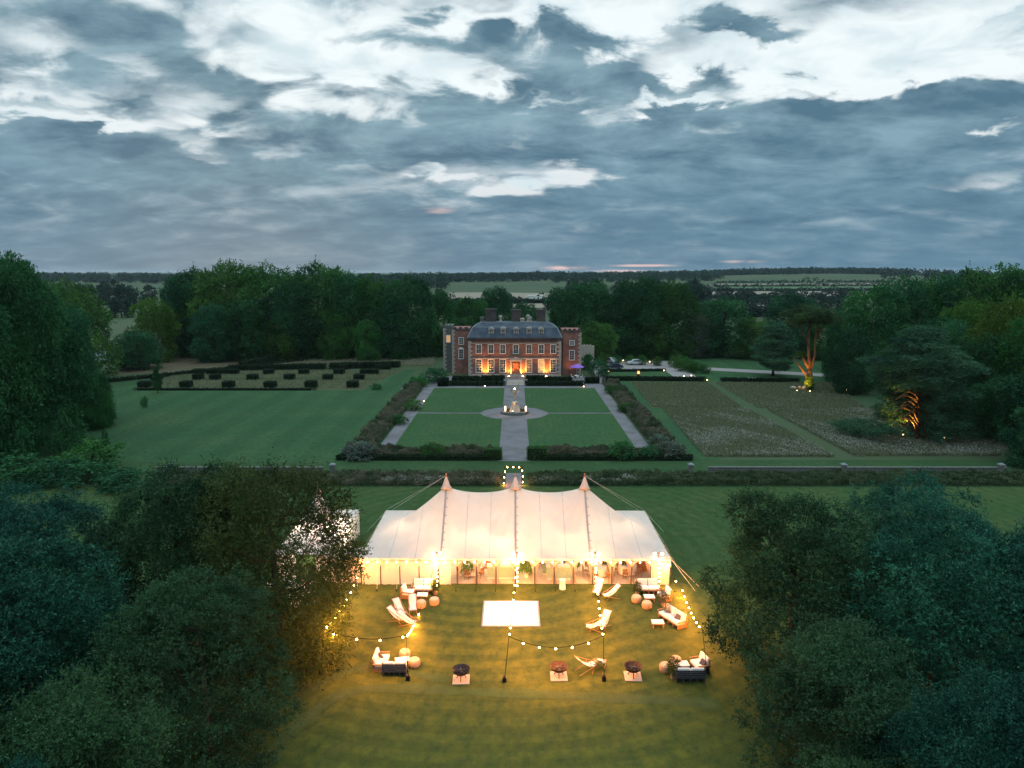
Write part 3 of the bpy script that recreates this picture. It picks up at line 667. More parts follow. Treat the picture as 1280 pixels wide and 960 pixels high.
# parterre borders
yb0, yb1 = at(0, 575.5).y, at(0, 563.5).y
for sx, side in ((-1, 'left'), (1, 'right')):
    q = [(sx*PX0*1.3, yb0+1.2), (sx*23.5, yb0+1.2), (sx*21.5, yb1-.3), (sx*PX0*1.3, yb1-.3)]
    o = plant_mass('flower_border', q, 34000, .5, 1.4, .20, LEAF_P, clump=1.3, seed=3+sx); stuff(o, 'mixed pinkish flower border across the front of the %s parterre lawn' % side, 'planting')
    q = [(sx*23.6, yb0+1.0), (sx*23.6, at(0, 476).y), (sx*19.9, at(0, 478).y), (sx*19.9, yb0+1.0)]
    o = plant_mass('flower_border', q, 60000, .5, 1.6, .22, LEAF_P, clump=1.6, seed=8+sx); stuff(o, 'deep herbaceous border running up the %s side of the parterre' % side, 'planting')
    # low clipped edging in front of the front border
    m4 = None; L = 21.0
    t = thing('edging_hedge', 'low dark edging hedge along the front of the %s parterre border' % side, 'hedge', (sx*(2.9+L/2), yb0+.5, 0))
    me = leafy_box('foliage', None, (L, .9, .6), 9000, .16, LEAF_H, lump=.06); o = bpy.data.objects.new('foliage', me); COL.objects.link(o); o.parent = t
    MB().box((0, 0, .28), (L-.1, .8, .54)).build('woody_core', CORE, t)
# ------------------------------------------------------------------ hedges, shrubs
def hedge_box(loc, dims, label, n=700, leaf=.16, rz=0, group=None, name='clipped_hedge', m=None):
    t = thing(name, label, 'hedge', loc, rz, group)
    o = bpy.data.objects.new('foliage', leafy_box('foliage', None, dims, n, leaf, m or LEAF_H, lump=.03)); COL.objects.link(o); o.parent = t
    MB().box((0, 0, dims[2]*.48), (dims[0]*.95, dims[1]*.95, dims[2]*.95)).build('woody_core', CORE, t)
    return t
hb = None
def hedge_row(lst, py, row, w, h):
    global hb
    for i, px in enumerate(lst):
        p = at(px, py); lb = 'dark clipped hedge block, %s from the left in the %s row of the left garden' % (ORD[i], row)
        if hb is None:
            hb = hedge_box((p.x, p.y, 0), (3.4, 1.8, 1.35), lb, 900, .2, 0, 'clipped hedge blocks on the rough grass'); q = hb
        else: q = dup(hb, (p.x, p.y, 0), random.uniform(-.04, .04), lb)
        q.scale = (.84*w/3.4*random.uniform(.95, 1.05), 1, .85*h/1.35*random.uniform(.92, 1.05))
hedge_row((181, 233, 286, 338, 389, 441), 484.5, 'front', 2.9, 1.7)
hedge_row((196, 248, 269, 316, 362, 410, 449), 474.5, 'second', 2.7, 1.55)
hedge_row((249, 266, 281, 292, 336, 380, 424, 457, 467), 467.5, 'third', 2.9, 1.5)
hedge_row((318, 350, 372, 400, 430, 475, 483), 461.5, 'back', 2.8, 1.5)
def long_hedge(a, b, w, h, label, n=4000, leaf=.3, m=None):
    A, B = at(*a), at(*b); d = B-A
    return hedge_box(((A.x+B.x)/2, (A.y+B.y)/2, 0), (d.length, w, h), label, n, leaf, math.atan2(d.y, d.x), name='long_hedge', m=m)
long_hedge((286, 463.5), (408, 461), 1.6, 1.3, 'uneven dark hedge behind the back row of hedge blocks, left half')
long_hedge((412, 461), (500, 459), 1.6, 1.4, 'uneven dark hedge behind the hedge blocks, right half')
long_hedge((118, 480), (384, 452), .8, .8, 'thin low hedge running diagonally beside the dry field', 3000)
long_hedge((300, 462), (400, 443.5), 2.0, 2.2, 'tall dark hedge running back to the left wood', 4000)
long_hedge((375, 444.5), (552, 444.5), 2.0, 1.8, 'dark hedge along the back of the pale hay plot', 7000)
long_hedge((166, 488), (395, 488), .35, .45, 'knee high dark edging along the front of the hedge block garden', 3500, .2)
# house terrace hedges
for a, b, h, lb in (((548, 482.5), (560, 482.5), 2.2, 'dark clipped yew block at the left end of the terrace'), ((562, 482), (630, 482), 1.2, 'low dark terrace hedge left of the lit steps'), ((657, 482), (730, 482), 1.2, 'low dark terrace hedge right of the lit steps'), ((732, 479), (748, 479), 1.6, 'dark hedge at the right end of the terrace'), ((566, 476.5), (600, 476.5), 1.3, 'second terrace hedge under the left windows of the mansion'), ((602, 477.5), (630, 477.5), 1.7, 'rounded green hedge left of the mansion steps'), ((658, 477.5), (680, 477.5), 1.7, 'rounded green hedge right of the mansion steps'), ((682, 476.5), (714, 476.5), 1.1, 'second terrace hedge under the right windows of the mansion')):
    long_hedge(a, b, 1.4, h*.78, lb, 1800, .3)
long_hedge((754, 475.5), (882, 476.5), 1.0, .9, 'low dark hedge in front of the forecourt lawn', 3500, .25)
long_hedge((752, 465), (832, 464), .5, .6, 'thin dark hedge along the back of the forecourt lawn', 2200, .2)
long_hedge((900, 477), (1000, 478), .5, .9, 'thin fence-like hedge beside the parkland drive', 2500, .25)
def shrub_proto(name, leafm, n=2600, leaf=.16, H=2.0, Rr=1.2, seed=3, nb=12):
    return TreeKind(name, 'broad', H, Rr, seed, n//6, 6, .35, leaf, .55, leafm, BARK, nb=nb, base=.12, every=3, r0=.05)
SHRUB = shrub_proto('shrub', LEAF_G); SHRUB_S = shrub_proto('silver_shrub', LEAF_S, seed=9); SHRUB_D = shrub_proto('dark_shrub', LEAF_D, seed=12)
def shrub(px, py, Rr, H, label, P=None, name='shrub', group=None):
    p = at(px, py); return (P or SHRUB).place(p.x, p.y, H, Rr, label, name, 'shrub', group)
for px, py, r, h, lb, P in ((452, 572, 2.4, 1.9, 'pale silvery shrub at the left front corner of the parterre', SHRUB_S), (838, 571, 2.2, 1.9, 'pale silvery shrub at the right front corner of the parterre', SHRUB_S), (540, 572, 1.5, 1.8, 'dusky pink shrub midway along the left front border', SHRUB), (778, 573, 1.9, 2.1, 'dark bulky shrub in the right front border', SHRUB_D), (812, 573, 1.3, 1.7, 'dark rounded shrub near the right corner of the front border', SHRUB_D), (516, 512, 1.6, 1.7, 'green rounded shrub inside the left side border', SHRUB), (500, 530, 1.3, 1.4, 'grey green shrub lower in the left side border', SHRUB), (764, 492, 1.5, 1.6, 'green shrub at the top of the right side border', SHRUB), (783, 515, 1.5, 1.5, 'rounded shrub midway down the right side border', SHRUB), (822, 556, 1.5, 1.4, 'grey shrub low in the right side border', SHRUB_S), (470, 487, 1.1, 1.2, 'small dark round shrub alone on the left grass walk', SHRUB_D), (544, 478, 3.0, 3.0, 'large dark shrub left of the terrace', SHRUB_D), (525, 483, 2, 2.0, 'loose brown shrub at the top of the left border', SHRUB), (748, 470, 2.4, 3.4, 'dark shrub beside the purple parasol', SHRUB_D), (737, 462, 2.2, 3.6, 'bushy shrub against the white archway', SHRUB_D)):
    shrub(px, py, r, h, lb, P)
hedge_box((*at(671, 574)[:2], 0), (2.6, 1.6, 1.7), 'square clipped bush right of the central path', 1500, .14, m=LEAF_G)
hedge_box((*at(616, 574)[:2], 0), (2.4, 1.4, 1.5), 'square clipped bush left of the central path', 1500, .14, m=LEAF_G)
for i, (px, py, s) in enumerate(((770, 454, 1.6), (787, 455, 1.7), (803, 456, 1.8), (821, 457, 1.7), (789, 447, 1.8), (804, 448, 1.7), (820, 448, 1.9), (832, 448, 1.8), (843, 450, 2.0), (842, 459, 1.9), (850, 457, 1.9), (857, 459, 1.9), (862, 463, 1.9), (851, 464, 1.9), (866, 466, 1.8), (873, 464, 1.7), (880, 467, 1.6), (752, 455, 2.2))):
    w = 'front' if py >= 454 else 'back'
    shrub(px, py, s*.8, s*1.3, 'round clipped bush on the forecourt, %s counted from the mansion' % ORD[i], SHRUB, group='round bushes round the forecourt')
shrub(1256-1140, 586, 3.2, 3.4, 'low bush in front of the left garden wall, nearest the marquee')
# ------------------------------------------------------------------ trees
BR = [TreeKind('broad_%d' % k, 'broad', 20, 8, 20+k, 5200, 6, 1.1, .42, .6, LEAF_G, BARK, nb=34, base=.04) for k in range(3)]
FAR = [TreeKind('far_%d' % k, 'broad', 16, 8, 40+k, 700, 5, 1.6, 1.0, .7, LEAF_FAR, BARK, nb=14, base=.02, every=4) for k in range(2)]
WIL = TreeKind('weeping', 'broad', 22, 10, 61, 11000, 8, 1.6, .38, .45, LEAF_D, BARK, nb=40, base=.02, droop=.9)
CED = TreeKind('cedar', 'layer', 17, 10, 71, 19000, 7, 1.1, .30, .35, LEAF_N, BARK, nb=72, base=.07, every=2, mask=lambda P: ~((P[:, 1] < .5) & (P[:, 0] > -5.0-.6*np.sin(P[:, 2]*2)) & (P[:, 0] < -.4) & (P[:, 2] < 8.2+.8*np.sin(P[:, 0]*2.1))))
CED2 = TreeKind('cedar_small', 'layer', 12, 8, 73, 6500, 6, .9, .34, .4, LEAF_N, BARK, nb=30, every=2)
PIN = TreeKind('pine', 'pine', 20, 5.5, 81, 3600, 6, .7, .30, .4, LEAF_N, BARK_PINE, nb=14, every=40, r0=.02)
def tree(K, px, base, top, hw, label, m=None, name='tree', Y=None):
    p = at(px, base); Y = p.y; h = height_at(top, Y); zc = Y*math.cos(PITCH)+(CAM_H-h/2)*math.sin(PITCH)
    return K.place(p.x, p.y, h, hw/FPX*zc, label, name, 'tree', None, None, m)
B0, B1, B2 = BR
# left edge group
tree(WIL, 12, 566, 318, 88, 'huge dark conifer on the far left edge of the side lawn', LEAF_D, 'conifer')
tree(WIL, -60, 590, 340, 80, 'dark tree cut off by the left edge of the view', LEAF_D)
tree(B0, 30, 520, 322, 30, 'tall open-topped oak rising above the left conifers', LEAF_G, 'oak_tree')
tree(WIL, 78, 530, 372, 52, 'dark weeping tree right of the huge left conifer', LEAF_D)
tree(WIL, 119, 534, 468, 28, 'small weeping tree at the edge of the side lawn', LEAF_D)
tree(B2, 92, 478, 352, 48, 'mid green tree behind the weeping trees on the left', LEAF_G)
tree(B1, 40, 470, 350, 55, 'broad tree behind the left conifers', LEAF_D)
tree(B0, 194, 452, 374, 27, 'bright green rounded tree left of the left wood', LEAF_L)
tree(B1, 174, 462, 414, 27, 'squat dark bushy tree beside the pond', LEAF_D)
for px, py, hw, h, lb in ((20, 606, 44, 574, 'dark bush at the left edge below the side lawn'), (72, 604, 34, 578, 'rounded bush between the left conifers and the wall'), (112, 606, 30, 582, 'low bush at the left end of the garden wall'), (165, 610, 34, 590, 'scrubby bush in front of the left garden wall')):
    tree(SHRUB_D, px, py, h, hw, lb, None, 'bush')
# young trees on the side lawn
for px, base, top, hw, lb in ((197, 491, 460, 9, 'small young tree with layered branches on the edge of the side lawn'), (181, 509, 497, 4, 'tiny sapling in a guard behind the left lawn'), (132, 562, 541, 4, 'tiny sapling in a guard nearest the left wall')):
    tree(CED2 if hw > 5 else SHRUB, px, base, top, hw, lb, LEAF_D, 'sapling')
# the left wood
W1 = [(228,446,346,26,0,'D'),(250,444,336,34,1,'G'),(292,446,328,42,0,'G'),(338,446,331,44,2,'G'),(318,452,372,30,1,'D'),(400,446,329,42,1,'G'),(372,450,352,34,0,'D'),(440,446,342,36,2,'D'),(420,450,385,24,1,'G'),(465,448,346,24,0,'G'),(512,448,346,34,1,'D'),(488,449,372,26,2,'D'),(548,444,364,26,0,'D'),(270,452,380,26,2,'D'),(355,452,395,22,1,'G'),(460,452,400,16,2,'G'),(532,446,400,20,1,'G')]
for i, (px, b, t, hw, k, m) in enumerate(W1):
    tree(BR[k], px, b, t, hw, 'green broadleaf tree in the left wood, %s from its left end' % ORD[sorted(range(len(W1)), key=lambda q: W1[q][0]).index(i)], {'D': LEAF_D, 'G': LEAF_G}[m])
# behind the mansion
for px, b, t, hw, k, m, lb in ((585,436,372,24,1,'G','dull green tree behind the left wing of the mansion'),(621,428,359,22,0,'D','dark tree rising between the mansion chimneys'),(656,424,378,18,2,'D','low dark tree behind the mansion ridge'),(603,430,374,16,1,'D','dark tree just left of the left chimney'),
    (716,446,358,36,0,'D','large dark tree behind the right wing of the mansion'),(742,444,350,30,1,'D','dark domed tree behind the white archway'),(775,446,370,30,2,'D','dark domed tree right of the mansion'),(742,452,402,26,1,'G','blue green bushy tree beside the mansion'),(800,446,348,34,0,'D','tall dark tree above the forecourt'),
    (836,446,352,34,2,'G','tall light green tree crown above the forecourt'),(818,448,398,22,1,'G','lower green crown left of the silver leaved tree'),(868,447,392,22,0,'S','silvery leaved tree right of the forecourt bushes'),(903,446,372,36,1,'D','grey green tree group at the park edge'),(890,446,396,18,2,'D','small dark tree behind the park lawn'),
    (940,448,399,28,0,'G','green rounded tree at the park edge'),(985,446,368,34,1,'D','dark tree behind the lit pine'),(1035,450,388,24,2,'G','ochre green tree right of the lit pine'),(1062,462,384,30,0,'D','dark tree at the left end of the right wood')):
    tree(BR[k], px, b, t, hw, lb, {'D': LEAF_D, 'G': LEAF_G, 'S': mat_leaf('leaf_grey', (.035,.06,.045), (.10,.13,.10)) if m == 'S' else None}[m])
tree(CED2, 966, 470, 402, 38, 'flat topped dark cedar standing on the park lawn', LEAF_N, 'cedar_tree')
# the right wood
W2 = [(1052,476,396,26,0,'D'),(1085,482,360,44,1,'D'),(1120,478,348,40,0,'D'),(1160,478,346,42,2,'G'),(1195,482,338,42,1,'D'),(1235,486,334,46,0,'G'),(1280,490,333,50,2,'D'),(1330,500,336,60,1,'D'),(1205,500,376,40,0,'L'),(1250,520,372,48,2,'L'),(1290,540,392,44,1,'G'),(1225,528,420,40,0,'D'),(1060,492,410,24,2,'D'),(1170,510,396,34,1,'D'),(1330,570,400,60,0,'D'),(1268,556,470,40,1,'D'),(1228,548,478,26,2,'D'),(1302,585,505,40,0,'D')]
for i, (px, b, t, hw, k, m) in enumerate(W2):
    tree(BR[k], px, b, t, hw, 'broadleaf tree in the right wood, %s from its left end' % ORD[sorted(range(len(W2)), key=lambda q: W2[q][0]).index(i)], {'D': LEAF_D, 'G': LEAF_G, 'L': LEAF_L}[m])
ceda = tree(CED, 1143, 549, 408, 84, 'great spreading cedar with uplit lower boughs', LEAF_N, 'cedar_tree')
def extra_limbs(px, base, specs, r, m, parent_label, name):
    pass
# lit pine with its own tall bare trunk
pp = at(1012, 488); HP = height_at(380, pp.y)
pine = thing('pine_tree', 'tall pine with bare forked trunk lit orange from below', 'tree', (pp.x, pp.y, 0))
mb = MB(); s = HP/20
def tr(pts, rs): mb.tube([Vector(p)*s for p in pts], [r*s for r in rs], 10)
tr([(0,0,-.2),(.1,0,2),(-.3,0,4.5),(-.6,0,7),(-.9,.1,10),(-1.1,0,13),(-.7,0,16),(-.4,0,18.5)], [.95,.72,.52,.42,.32,.26,.18,.1])
tr([(-.1,-.2,2.2),(-1.6,-.4,4.2),(-3.2,-.3,6.2),(-4.4,0,8.0)], [.4,.28,.18,.08]); tr([(-.5,0,5),(-1.9,-.3,7.3),(-2.6,-.2,8.6)], [.4,.28,.12]); tr([(-.3,0,4.2),(.7,.2,8),(.6,.1,12),(.9,0,17)], [.34,.26,.2,.1])
tr([(-.9,0,10.5),(-2.4,-.2,13.2),(-3.5,0,15.5),(-4.2,.2,17)], [.22,.16,.11,.05]); tr([(.6,0,12),(2.3,.2,15),(3.6,.2,17)], [.18,.12,.06]); tr([(-.7,0,16),(-2,.6,18),(-2.5,1,18.8)], [.2,.14,.06])
mb.build('trunk', BARK_PINE, pine, smooth=True)
bl = [((-4.0+random.uniform(-1.2,1))*s, random.uniform(-2,2)*s, random.uniform(15.5,17.6)*s, 1.9*s, .8*s) for _ in range(5)]+[(random.uniform(-3,3.6)*s, random.uniform(-2.4,2.4)*s, random.uniform(16.2,19)*s, 2.3*s, .95*s) for _ in range(12)]+[((3.9)*s, 0, 17*s, 1.8*s, .8*s),((5.0)*s, 0, 16*s, 1.3*s, .5*s)]
A = crown_leaves(bl, 6500, 7, .6, .26, .4, .0, .8, .6); o = bpy.data.objects.new('crown', leaf_mesh('pine_crown', *A[:5], mat_leaf('leaf_pine', (.022,.048,.024), (.075,.125,.055), .2, 0))); COL.objects.link(o); o.parent = pine
# foliage sprigs and ivy on the lit pine trunk
bl = [(random.uniform(-.9, .9)*s, random.uniform(-1.0, -.2)*s, random.uniform(.4, 4.4)*s, .55*s, .7*s) for _ in range(9)]+[((-2.6+random.uniform(-.8,.8))*s, -.3*s, random.uniform(6.5, 9)*s, .6*s, .4*s) for _ in range(3)]
A = crown_leaves(bl, 700, 6, .35, .22, .6, .1); o = bpy.data.objects.new('ivy', leaf_mesh('ivy', *A[:5], LEAF_L)); COL.objects.link(o); o.parent = pine
# uplit boughs of the cedar (parts of it)
mb = MB(); cpx = at(1143, 549)
ts = 1.0
def bough(pts, r0): mb.tube([(p[0], p[1], p[2]) for p in pts], [r0*(1-.8*i/(len(pts)-1)) for i in range(len(pts))], 6)
for k in range(11):
    a = random.uniform(-.5, .5); z0 = 1.2+k*.55; L = random.uniform(3.2, 5.6)
    pts = [(-.3+random.uniform(-.3,.3), -1.2, z0)]
    for q in range(1, 6):
        f = q/5; pts.append((-.3-L*f*math.cos(a), -1.2-L*f*.5*abs(math.sin(a))-1.6*f, z0+2.6*math.sin(f*2.2)*(1-.3*k/11)-f*.6))
    bough(pts, .17)
tr_inv = ceda.scale
mb2 = MB(); mb2.tube([(-.2,-.9,-.2),(-.1,-.9,3),(.1,-.8,6),(.2,-.6,10)], [.36,.3,.2,.1], 10); mb2.tube([(.9,-.8,-.2),(1.1,-.8,4),(1.0,-.6,9)], [.25,.2,.1], 9)
mb.v += []; b0 = len(mb.v); mb.v += mb2.v; mb.f += [tuple(i+b0 for i in f) for f in mb2.f]
ob = mb.build('uplit_bough', BARK_PINE, None, smooth=True)
ob.parent = ceda; ceda.rotation_euler = (0, 0, 0); ob.scale = (1/ceda.scale[0], 1/ceda.scale[1], 1/ceda.scale[2]); ob['label'] = 'orange lit curving lower boughs'
# distant tree belts
def belt(name, px0, px1, dist, hts, n, label, leafm, L=2.6, rad=(5, 9)):
    """far off wood: one mass of crowns standing on the terrain between two distances"""
    P = []; T = []
    for i in range(n):
        Y = random.uniform(*dist); x = x_at(random.uniform(px0, px1), Y, 10); r = random.uniform(*rad); h = random.uniform(*hts)
        z = ter(x, Y)-.5; k = 60
        d = unit(k); q = d*np.array([r, r, h*.5])*RNG.uniform(.75, 1.05, (k, 1))+np.array([x, Y, z+h*.5]); P.append(q); T.append(np.full(k, random.random())*.6+RNG.random(k)*.4)
    P = np.concatenate(P); T = np.concatenate(T)
    me = leaf_mesh(name, P, RNG.normal(size=P.shape), L*RNG.uniform(.7, 1.4, len(P)), .9, T, leafm); o = bpy.data.objects.new(name, me); COL.objects.link(o); return stuff(o, label, 'wood')
belt('distant_wood', 40, 260, (1500, 1900), (15, 20), 260, 'distant dark wood on the skyline at the left', LEAF_FAR, 3.2)
belt('distant_wood', 230, 420, (1500, 2300), (13, 17), 200, 'distant wood seen over the crowns of the left wood', LEAF_FAR, 3.2)
belt('distant_wood', 400, 560, (1000, 1500), (18, 23), 260, 'distant plantation on the skyline left of the mansion', LEAF_FAR, 2.8)
belt('distant_wood', 550, 705, (1400, 2100), (15, 18), 330, 'distant plantation on the skyline behind the mansion chimneys', LEAF_FAR, 3)
belt('distant_wood', 690, 900, (1300, 2200), (13, 17), 420, 'distant trees on the skyline right of the mansion', LEAF_FAR, 3)
belt('distant_wood', 895, 1130, (1780, 1950), (12, 17), 330, 'distant tree belt on the skyline above the right fields', LEAF_FAR, 3.4, (7, 11))
belt('distant_wood', 1100, 1450, (1200, 2200), (13, 17), 260, 'distant wood behind the right wood', LEAF_FAR, 3.2)
belt('distant_wood', -250, 60, (1200, 2200), (13, 17), 220, 'distant wood behind the left conifers', LEAF_FAR, 3.2)
def hedgerow(pa, pb, label):
    a, b = at_ter(*pa), at_ter(*pb); n = 80; P = []
    for i in range(n):
        q = a.lerp(b, (i+random.random())/n); h = random.uniform(2, 4.5) if random.random() < .93 else random.uniform(6, 10); k = 30; d = unit(k)
        P.append(d*np.array([3.2, 2, h*.5])+np.array([q.x, q.y, ter(q.x, q.y)+h*.5]))
    P = np.concatenate(P); o = bpy.data.objects.new('field_hedgerow', leaf_mesh('field_hedgerow', P, RNG.normal(size=P.shape), 1.8*RNG.uniform(.7, 1.4, len(P)), .9, RNG.random(len(P)), LEAF_FAR)); COL.objects.link(o); stuff(o, label, 'hedgerow')
hedgerow((885, 373.2), (1100, 373.2), 'far hedgerow along the lowest tan field on the right'); hedgerow((885, 364), (1110, 363.4), 'far hedgerow between the middle tan field and the green one on the right'); hedgerow((890, 358.6), (1125, 358), 'far hedgerow above the lower green field on the right'); hedgerow((895, 354.0), (1135, 353.2), 'far hedgerow below the top green field on the right'); hedgerow((545, 379.8), (690, 379.8), 'far hedgerow behind the mansion chimneys')
mid = []
for i in range(70):
    px = random.choice([random.uniform(700, 900), random.uniform(700, 900), random.uniform(905, 1060), random.uniform(60, 230), random.uniform(440, 560)]); py = random.uniform(364, 402)
    if 880 < px < 1100: py = random.uniform(390, 402)
    mid.append((px, py))
mid += [(560, 392), (575, 396), (548, 388), (612, 390), (700, 392), (690, 388), (928, 377), (934, 378), (965, 377), (975, 376), (985, 376), (955, 381), (1020, 378), (1035, 378), (1048, 379), (990, 372), (640, 392), (905, 372), (1060, 370)]
mid.sort()
for i, (px, py) in enumerate(mid):
    p = at_ter(px, py); h = random.uniform(13, 19)*(.75 if i % 5 == 0 else 1)
    if 880 < px < 1100: h = random.uniform(7, 11)
    if 535 < px < 700: h = random.uniform(7, 10)
    FAR[i % 2].place(p.x, p.y, h, random.uniform(5, 8.5), 'distant round tree in the middle ground beyond the park', 'distant_tree', 'tree', 'distant trees beyond the park')
# foreground trees: fine leafed
FG = [TreeKind('near_%d' % k, 'broad', 12, 5.5, 90+k, 14500, 10, .60, .155, .40, LEAF_T, BARK, nb=60, base=.06, every=8, droop=.04, shell=(.62, 1.12), brs=.62) for k in range(3)]
FGO = TreeKind('near_open', 'broad', 13, 5.2, 97, 11000, 9, .75, .17, .42, LEAF_O, BARK, nb=44, base=.06, every=3, droop=.15, shell=(.2, 1.1))
def near(K, x, y, h, r, label, m=None): return K.place(x, y, h, r, label, 'near_tree', 'tree', None, None, m)
LEAF_TO = mat_leaf('leaf_teal_olive', (.010,.030,.016), (.055,.115,.055), .3, .3)
near(FGO, -15.1, 42.5, 13.0, 5.2, 'open crowned tree in front of the small tent, lit from its right')
near(FG[0], -21.5, 43, 12.6, 5.6, 'dark tree left of the open crowned tree', LEAF_TO)
near(FG[1], -30, 41, 12.0, 6.0, 'bluish tree near the left edge, in the back of the left clump')
near(FG[2], -38, 44, 11.5, 6.0, 'bluish tree cut by the left edge behind the others')
near(FG[0], -24.5, 33, 11.6, 5.6, 'bluish tree in the middle of the left clump')
near(FG[1], -16.0, 33.5, 10.0, 4.6, 'olive tree in front of the open crowned tree', LEAF_TO)
near(FG[2], -31, 30, 11.5, 5.6, 'dark tree low on the left edge')
near(FG[1], -17.8, 26.5, 8.6, 4.4, 'olive green tree at the bottom of the left clump', LEAF_TO)
near(FG[0], -17.5, 20.5, 9.0, 2.6, 'pale spiky treetop at the bottom left, right one')
near(FG[2], -22.5, 23.0, 9.6, 3.4, 'pale spiky treetop in the bottom left corner')
near(FG[0], 16.7, 40.0, 11.6, 5.7, 'dark round tree nearest the marquee on the right', LEAF_TO)
near(FG[1], 26.5, 45, 11.6, 5.2, 'dark tree at the back of the right clump')
near(FG[2], 22.6, 35.5, 11.5, 5.8, 'bluish tree in the middle of the right clump')
near(FG[0], 33.0, 39, 11.0, 6.2, 'bluish tree at the right edge of the view')
near(FG[1], 15.6, 31.0, 8.6, 4.6, 'dark tree at the lower left of the right clump', LEAF_TO)
near(FG[2], 27.5, 30, 10.5, 5.2, 'dark tree low at the right edge')
near(FG[0], 17.8, 25.0, 9.6, 3.6, 'green treetop at the bottom of the right clump')
near(FG[1], 23.0, 23.5, 8.6, 4.0, 'green treetop in the bottom right corner')
near(FG[2], 13.8, 24.5, 6.2, 3.4, 'low dark tree at the bottom edge, innermost of the right clump', LEAF_TO)
# ================================================================== THE MANSION
YH = at(643, 471).y
def window(par, x, z, w, h, y=0., arched=False, lit=None, bars=(2, 4), nm='window'):
    """z = sill height; stone surround and white glazing bars, pane behind"""
    mb = MB(); t = .16; d = .10
    mb.box((x-w/2-t/2, y-d/2, z+h/2), (t, d, h+2*t)); mb.box((x+w/2+t/2, y-d/2, z+h/2), (t, d, h+2*t))
    mb.box((x, y-d/2-.01, z+h+t/2+.01), (w, d, t)); mb.box((x, y-d/2-.04, z-t/2), (w+.1, d+.08, t))
    if arched: mb.prism([(x-w/2, z+h+t)]+[(x+(w/2+t)*math.cos(a), z+h+t+w*.42*math.sin(a)) for a in [math.pi*k/10 for k in range(10, -1, -1)]], y-d-.02, y-.01)
    for i in range(1, bars[0]): mb.box((x-w/2+w*i/bars[0], y-.045, z+h/2), (.055, .03, h))
    for j in range(1, bars[1]): mb.box((x, y-.05, z+h*j/bars[1]), (w, .03, .08 if j == bars[1]//2 else .05))
    o = mb.build(nm, WHITEP, par)
    MB().box((x, y-.012, z+h/2), (w, .02, h)).build('pane', lit or GLASS, o)
    return o
LIT = mat_emit('lit_window', (1, .50, .16), .75); LITD = mat_emit('dim_lit_window', (1, .42, .14), .22)
house = thing('mansion', 'red brick country mansion with slate roof, dormers and three big chimneys', 'mansion', (x_at(643.5, YH), YH, 0))
EV = height_at(422, YH); HW = 11.1; HD = 15.0
MB().box((0, HD/2, EV/2), (2*HW, HD, EV)).build('wall', BRICK, house)
mb = MB(); mb.box((0, HD/2, EV-.55), (2*HW+.5, HD+.5, .35)); mb.box((0, HD/2, EV-.18), (2*HW+.8, HD+.8, .3)); mb.build('cornice', DBRICK, house)
mb = MB(); mb.box((0, -.07, EV*.47), (2*HW-1.4, .14, .22)); mb.box((0, -.06, .35), (2*HW-1.4, .14, .7)); mb.box((0,-.05,EV-1.35),(2*HW-1.4,.1,.16)); mb.build('string_course', STONE, house)
for sx in (-1, 1):
    mb = MB(); k = 0; z = .0
    while z < EV-.8:
        w = .95 if k % 2 == 0 else .6; mb.box((sx*(HW-w/2+.05), -.08, z+.25), (w, .2, .42)); mb.box((sx*(HW+.04), w/2, z+.25), (.14, w, .42)); z += .5; k += 1
    mb.build('quoins', STONE, house)
RZ = height_at(402.5, YH+6)
def hip(mb, x0, x1, y0, y1, z0, z1, ins, insy):
    mb.add([(x0,y0,z0),(x1,y0,z0),(x1,y1,z0),(x0,y1,z0),(x0+ins,y0+insy,z1),(x1-ins,y0+insy,z1),(x1-ins,y1-insy,z1),(x0+ins,y1-insy,z1)], [(0,1,5,4),(1,2,6,5),(2,3,7,6),(3,0,4,7),(4,5,6,7)])
mb = MB(); ZM = EV+(RZ-EV)*.70; hip(mb, -HW-.2, HW+.2, -.2, HD+.2, EV, ZM, 1.1, 2.2); hip(mb, -HW+.9, HW-.9, 2.0, HD-2.0, ZM, RZ, 2.0, 3.0)
rf = mb.build('roof', SLATE, house)
mb = MB()
for sx in (-1, 1): mb.tube([(sx*(HW+.2), -.2, EV+.02), (sx*(HW-.9), 2.0, ZM), (sx*(HW-2.9), 5.0, RZ)], .12, 6)
mb.tube([(-HW+2.9, 5.0, RZ), (HW-2.9, 5.0, RZ)], .13, 6); mb.tube([(-HW+.9, 2.0, ZM), (HW-.9, 2.0, ZM)], .09, 6); mb.build('ridge_lead', LEAD, rf)
def chimney(px, wpx, pbot, ptop, y, m=DBRICK, pots=0):
    x = x_at(px, YH+y)-house.location.x; zt = height_at(ptop, YH+y); zb = RZ-1.0; w = wpx/FPX*(YH+y)
    mb = MB(); mb.box((x, y, (zb+zt)/2), (w, 1.5, zt-zb)); mb.box((x, y, zt-.25), (w+.3, 1.8, .3)); mb.box((x, y, zb+1.2), (w+.25, 1.7, .25))
    c = mb.build('chimney', m, rf)
    if pots:
        m2 = MB()
        for i in range(pots): m2.lathe([(.16, 0), (.13, .5), (.17, .55)], (x-w/2+w*(i+.5)/pots, y, zt), 8)
        m2.build('chimney_pots', WICKER, rf)
chimney(613.9, 12.9, 0, 386, 8); chimney(645.2, 11.2, 0, 386.5, 8.2); chimney(675.8, 10.6, 0, 386.5, 8)
chimney(603.2, 4, 0, 396, 6, DSTONE, 0); chimney(625.9, 2.6, 0, 394.5, 6, STONE, 0); chimney(652.8, 4, 0, 397.5, 6, STONE, 0); chimney(660, 2.2, 0, 393.5, 6, STONE, 0); chimney(662.7, 2, 0, 396, 6, STONE, 0)
wx = [x_at(540+v*.1719, YH)-house.location.x for v in (342, 430, 515, 610, 705, 793, 880)]
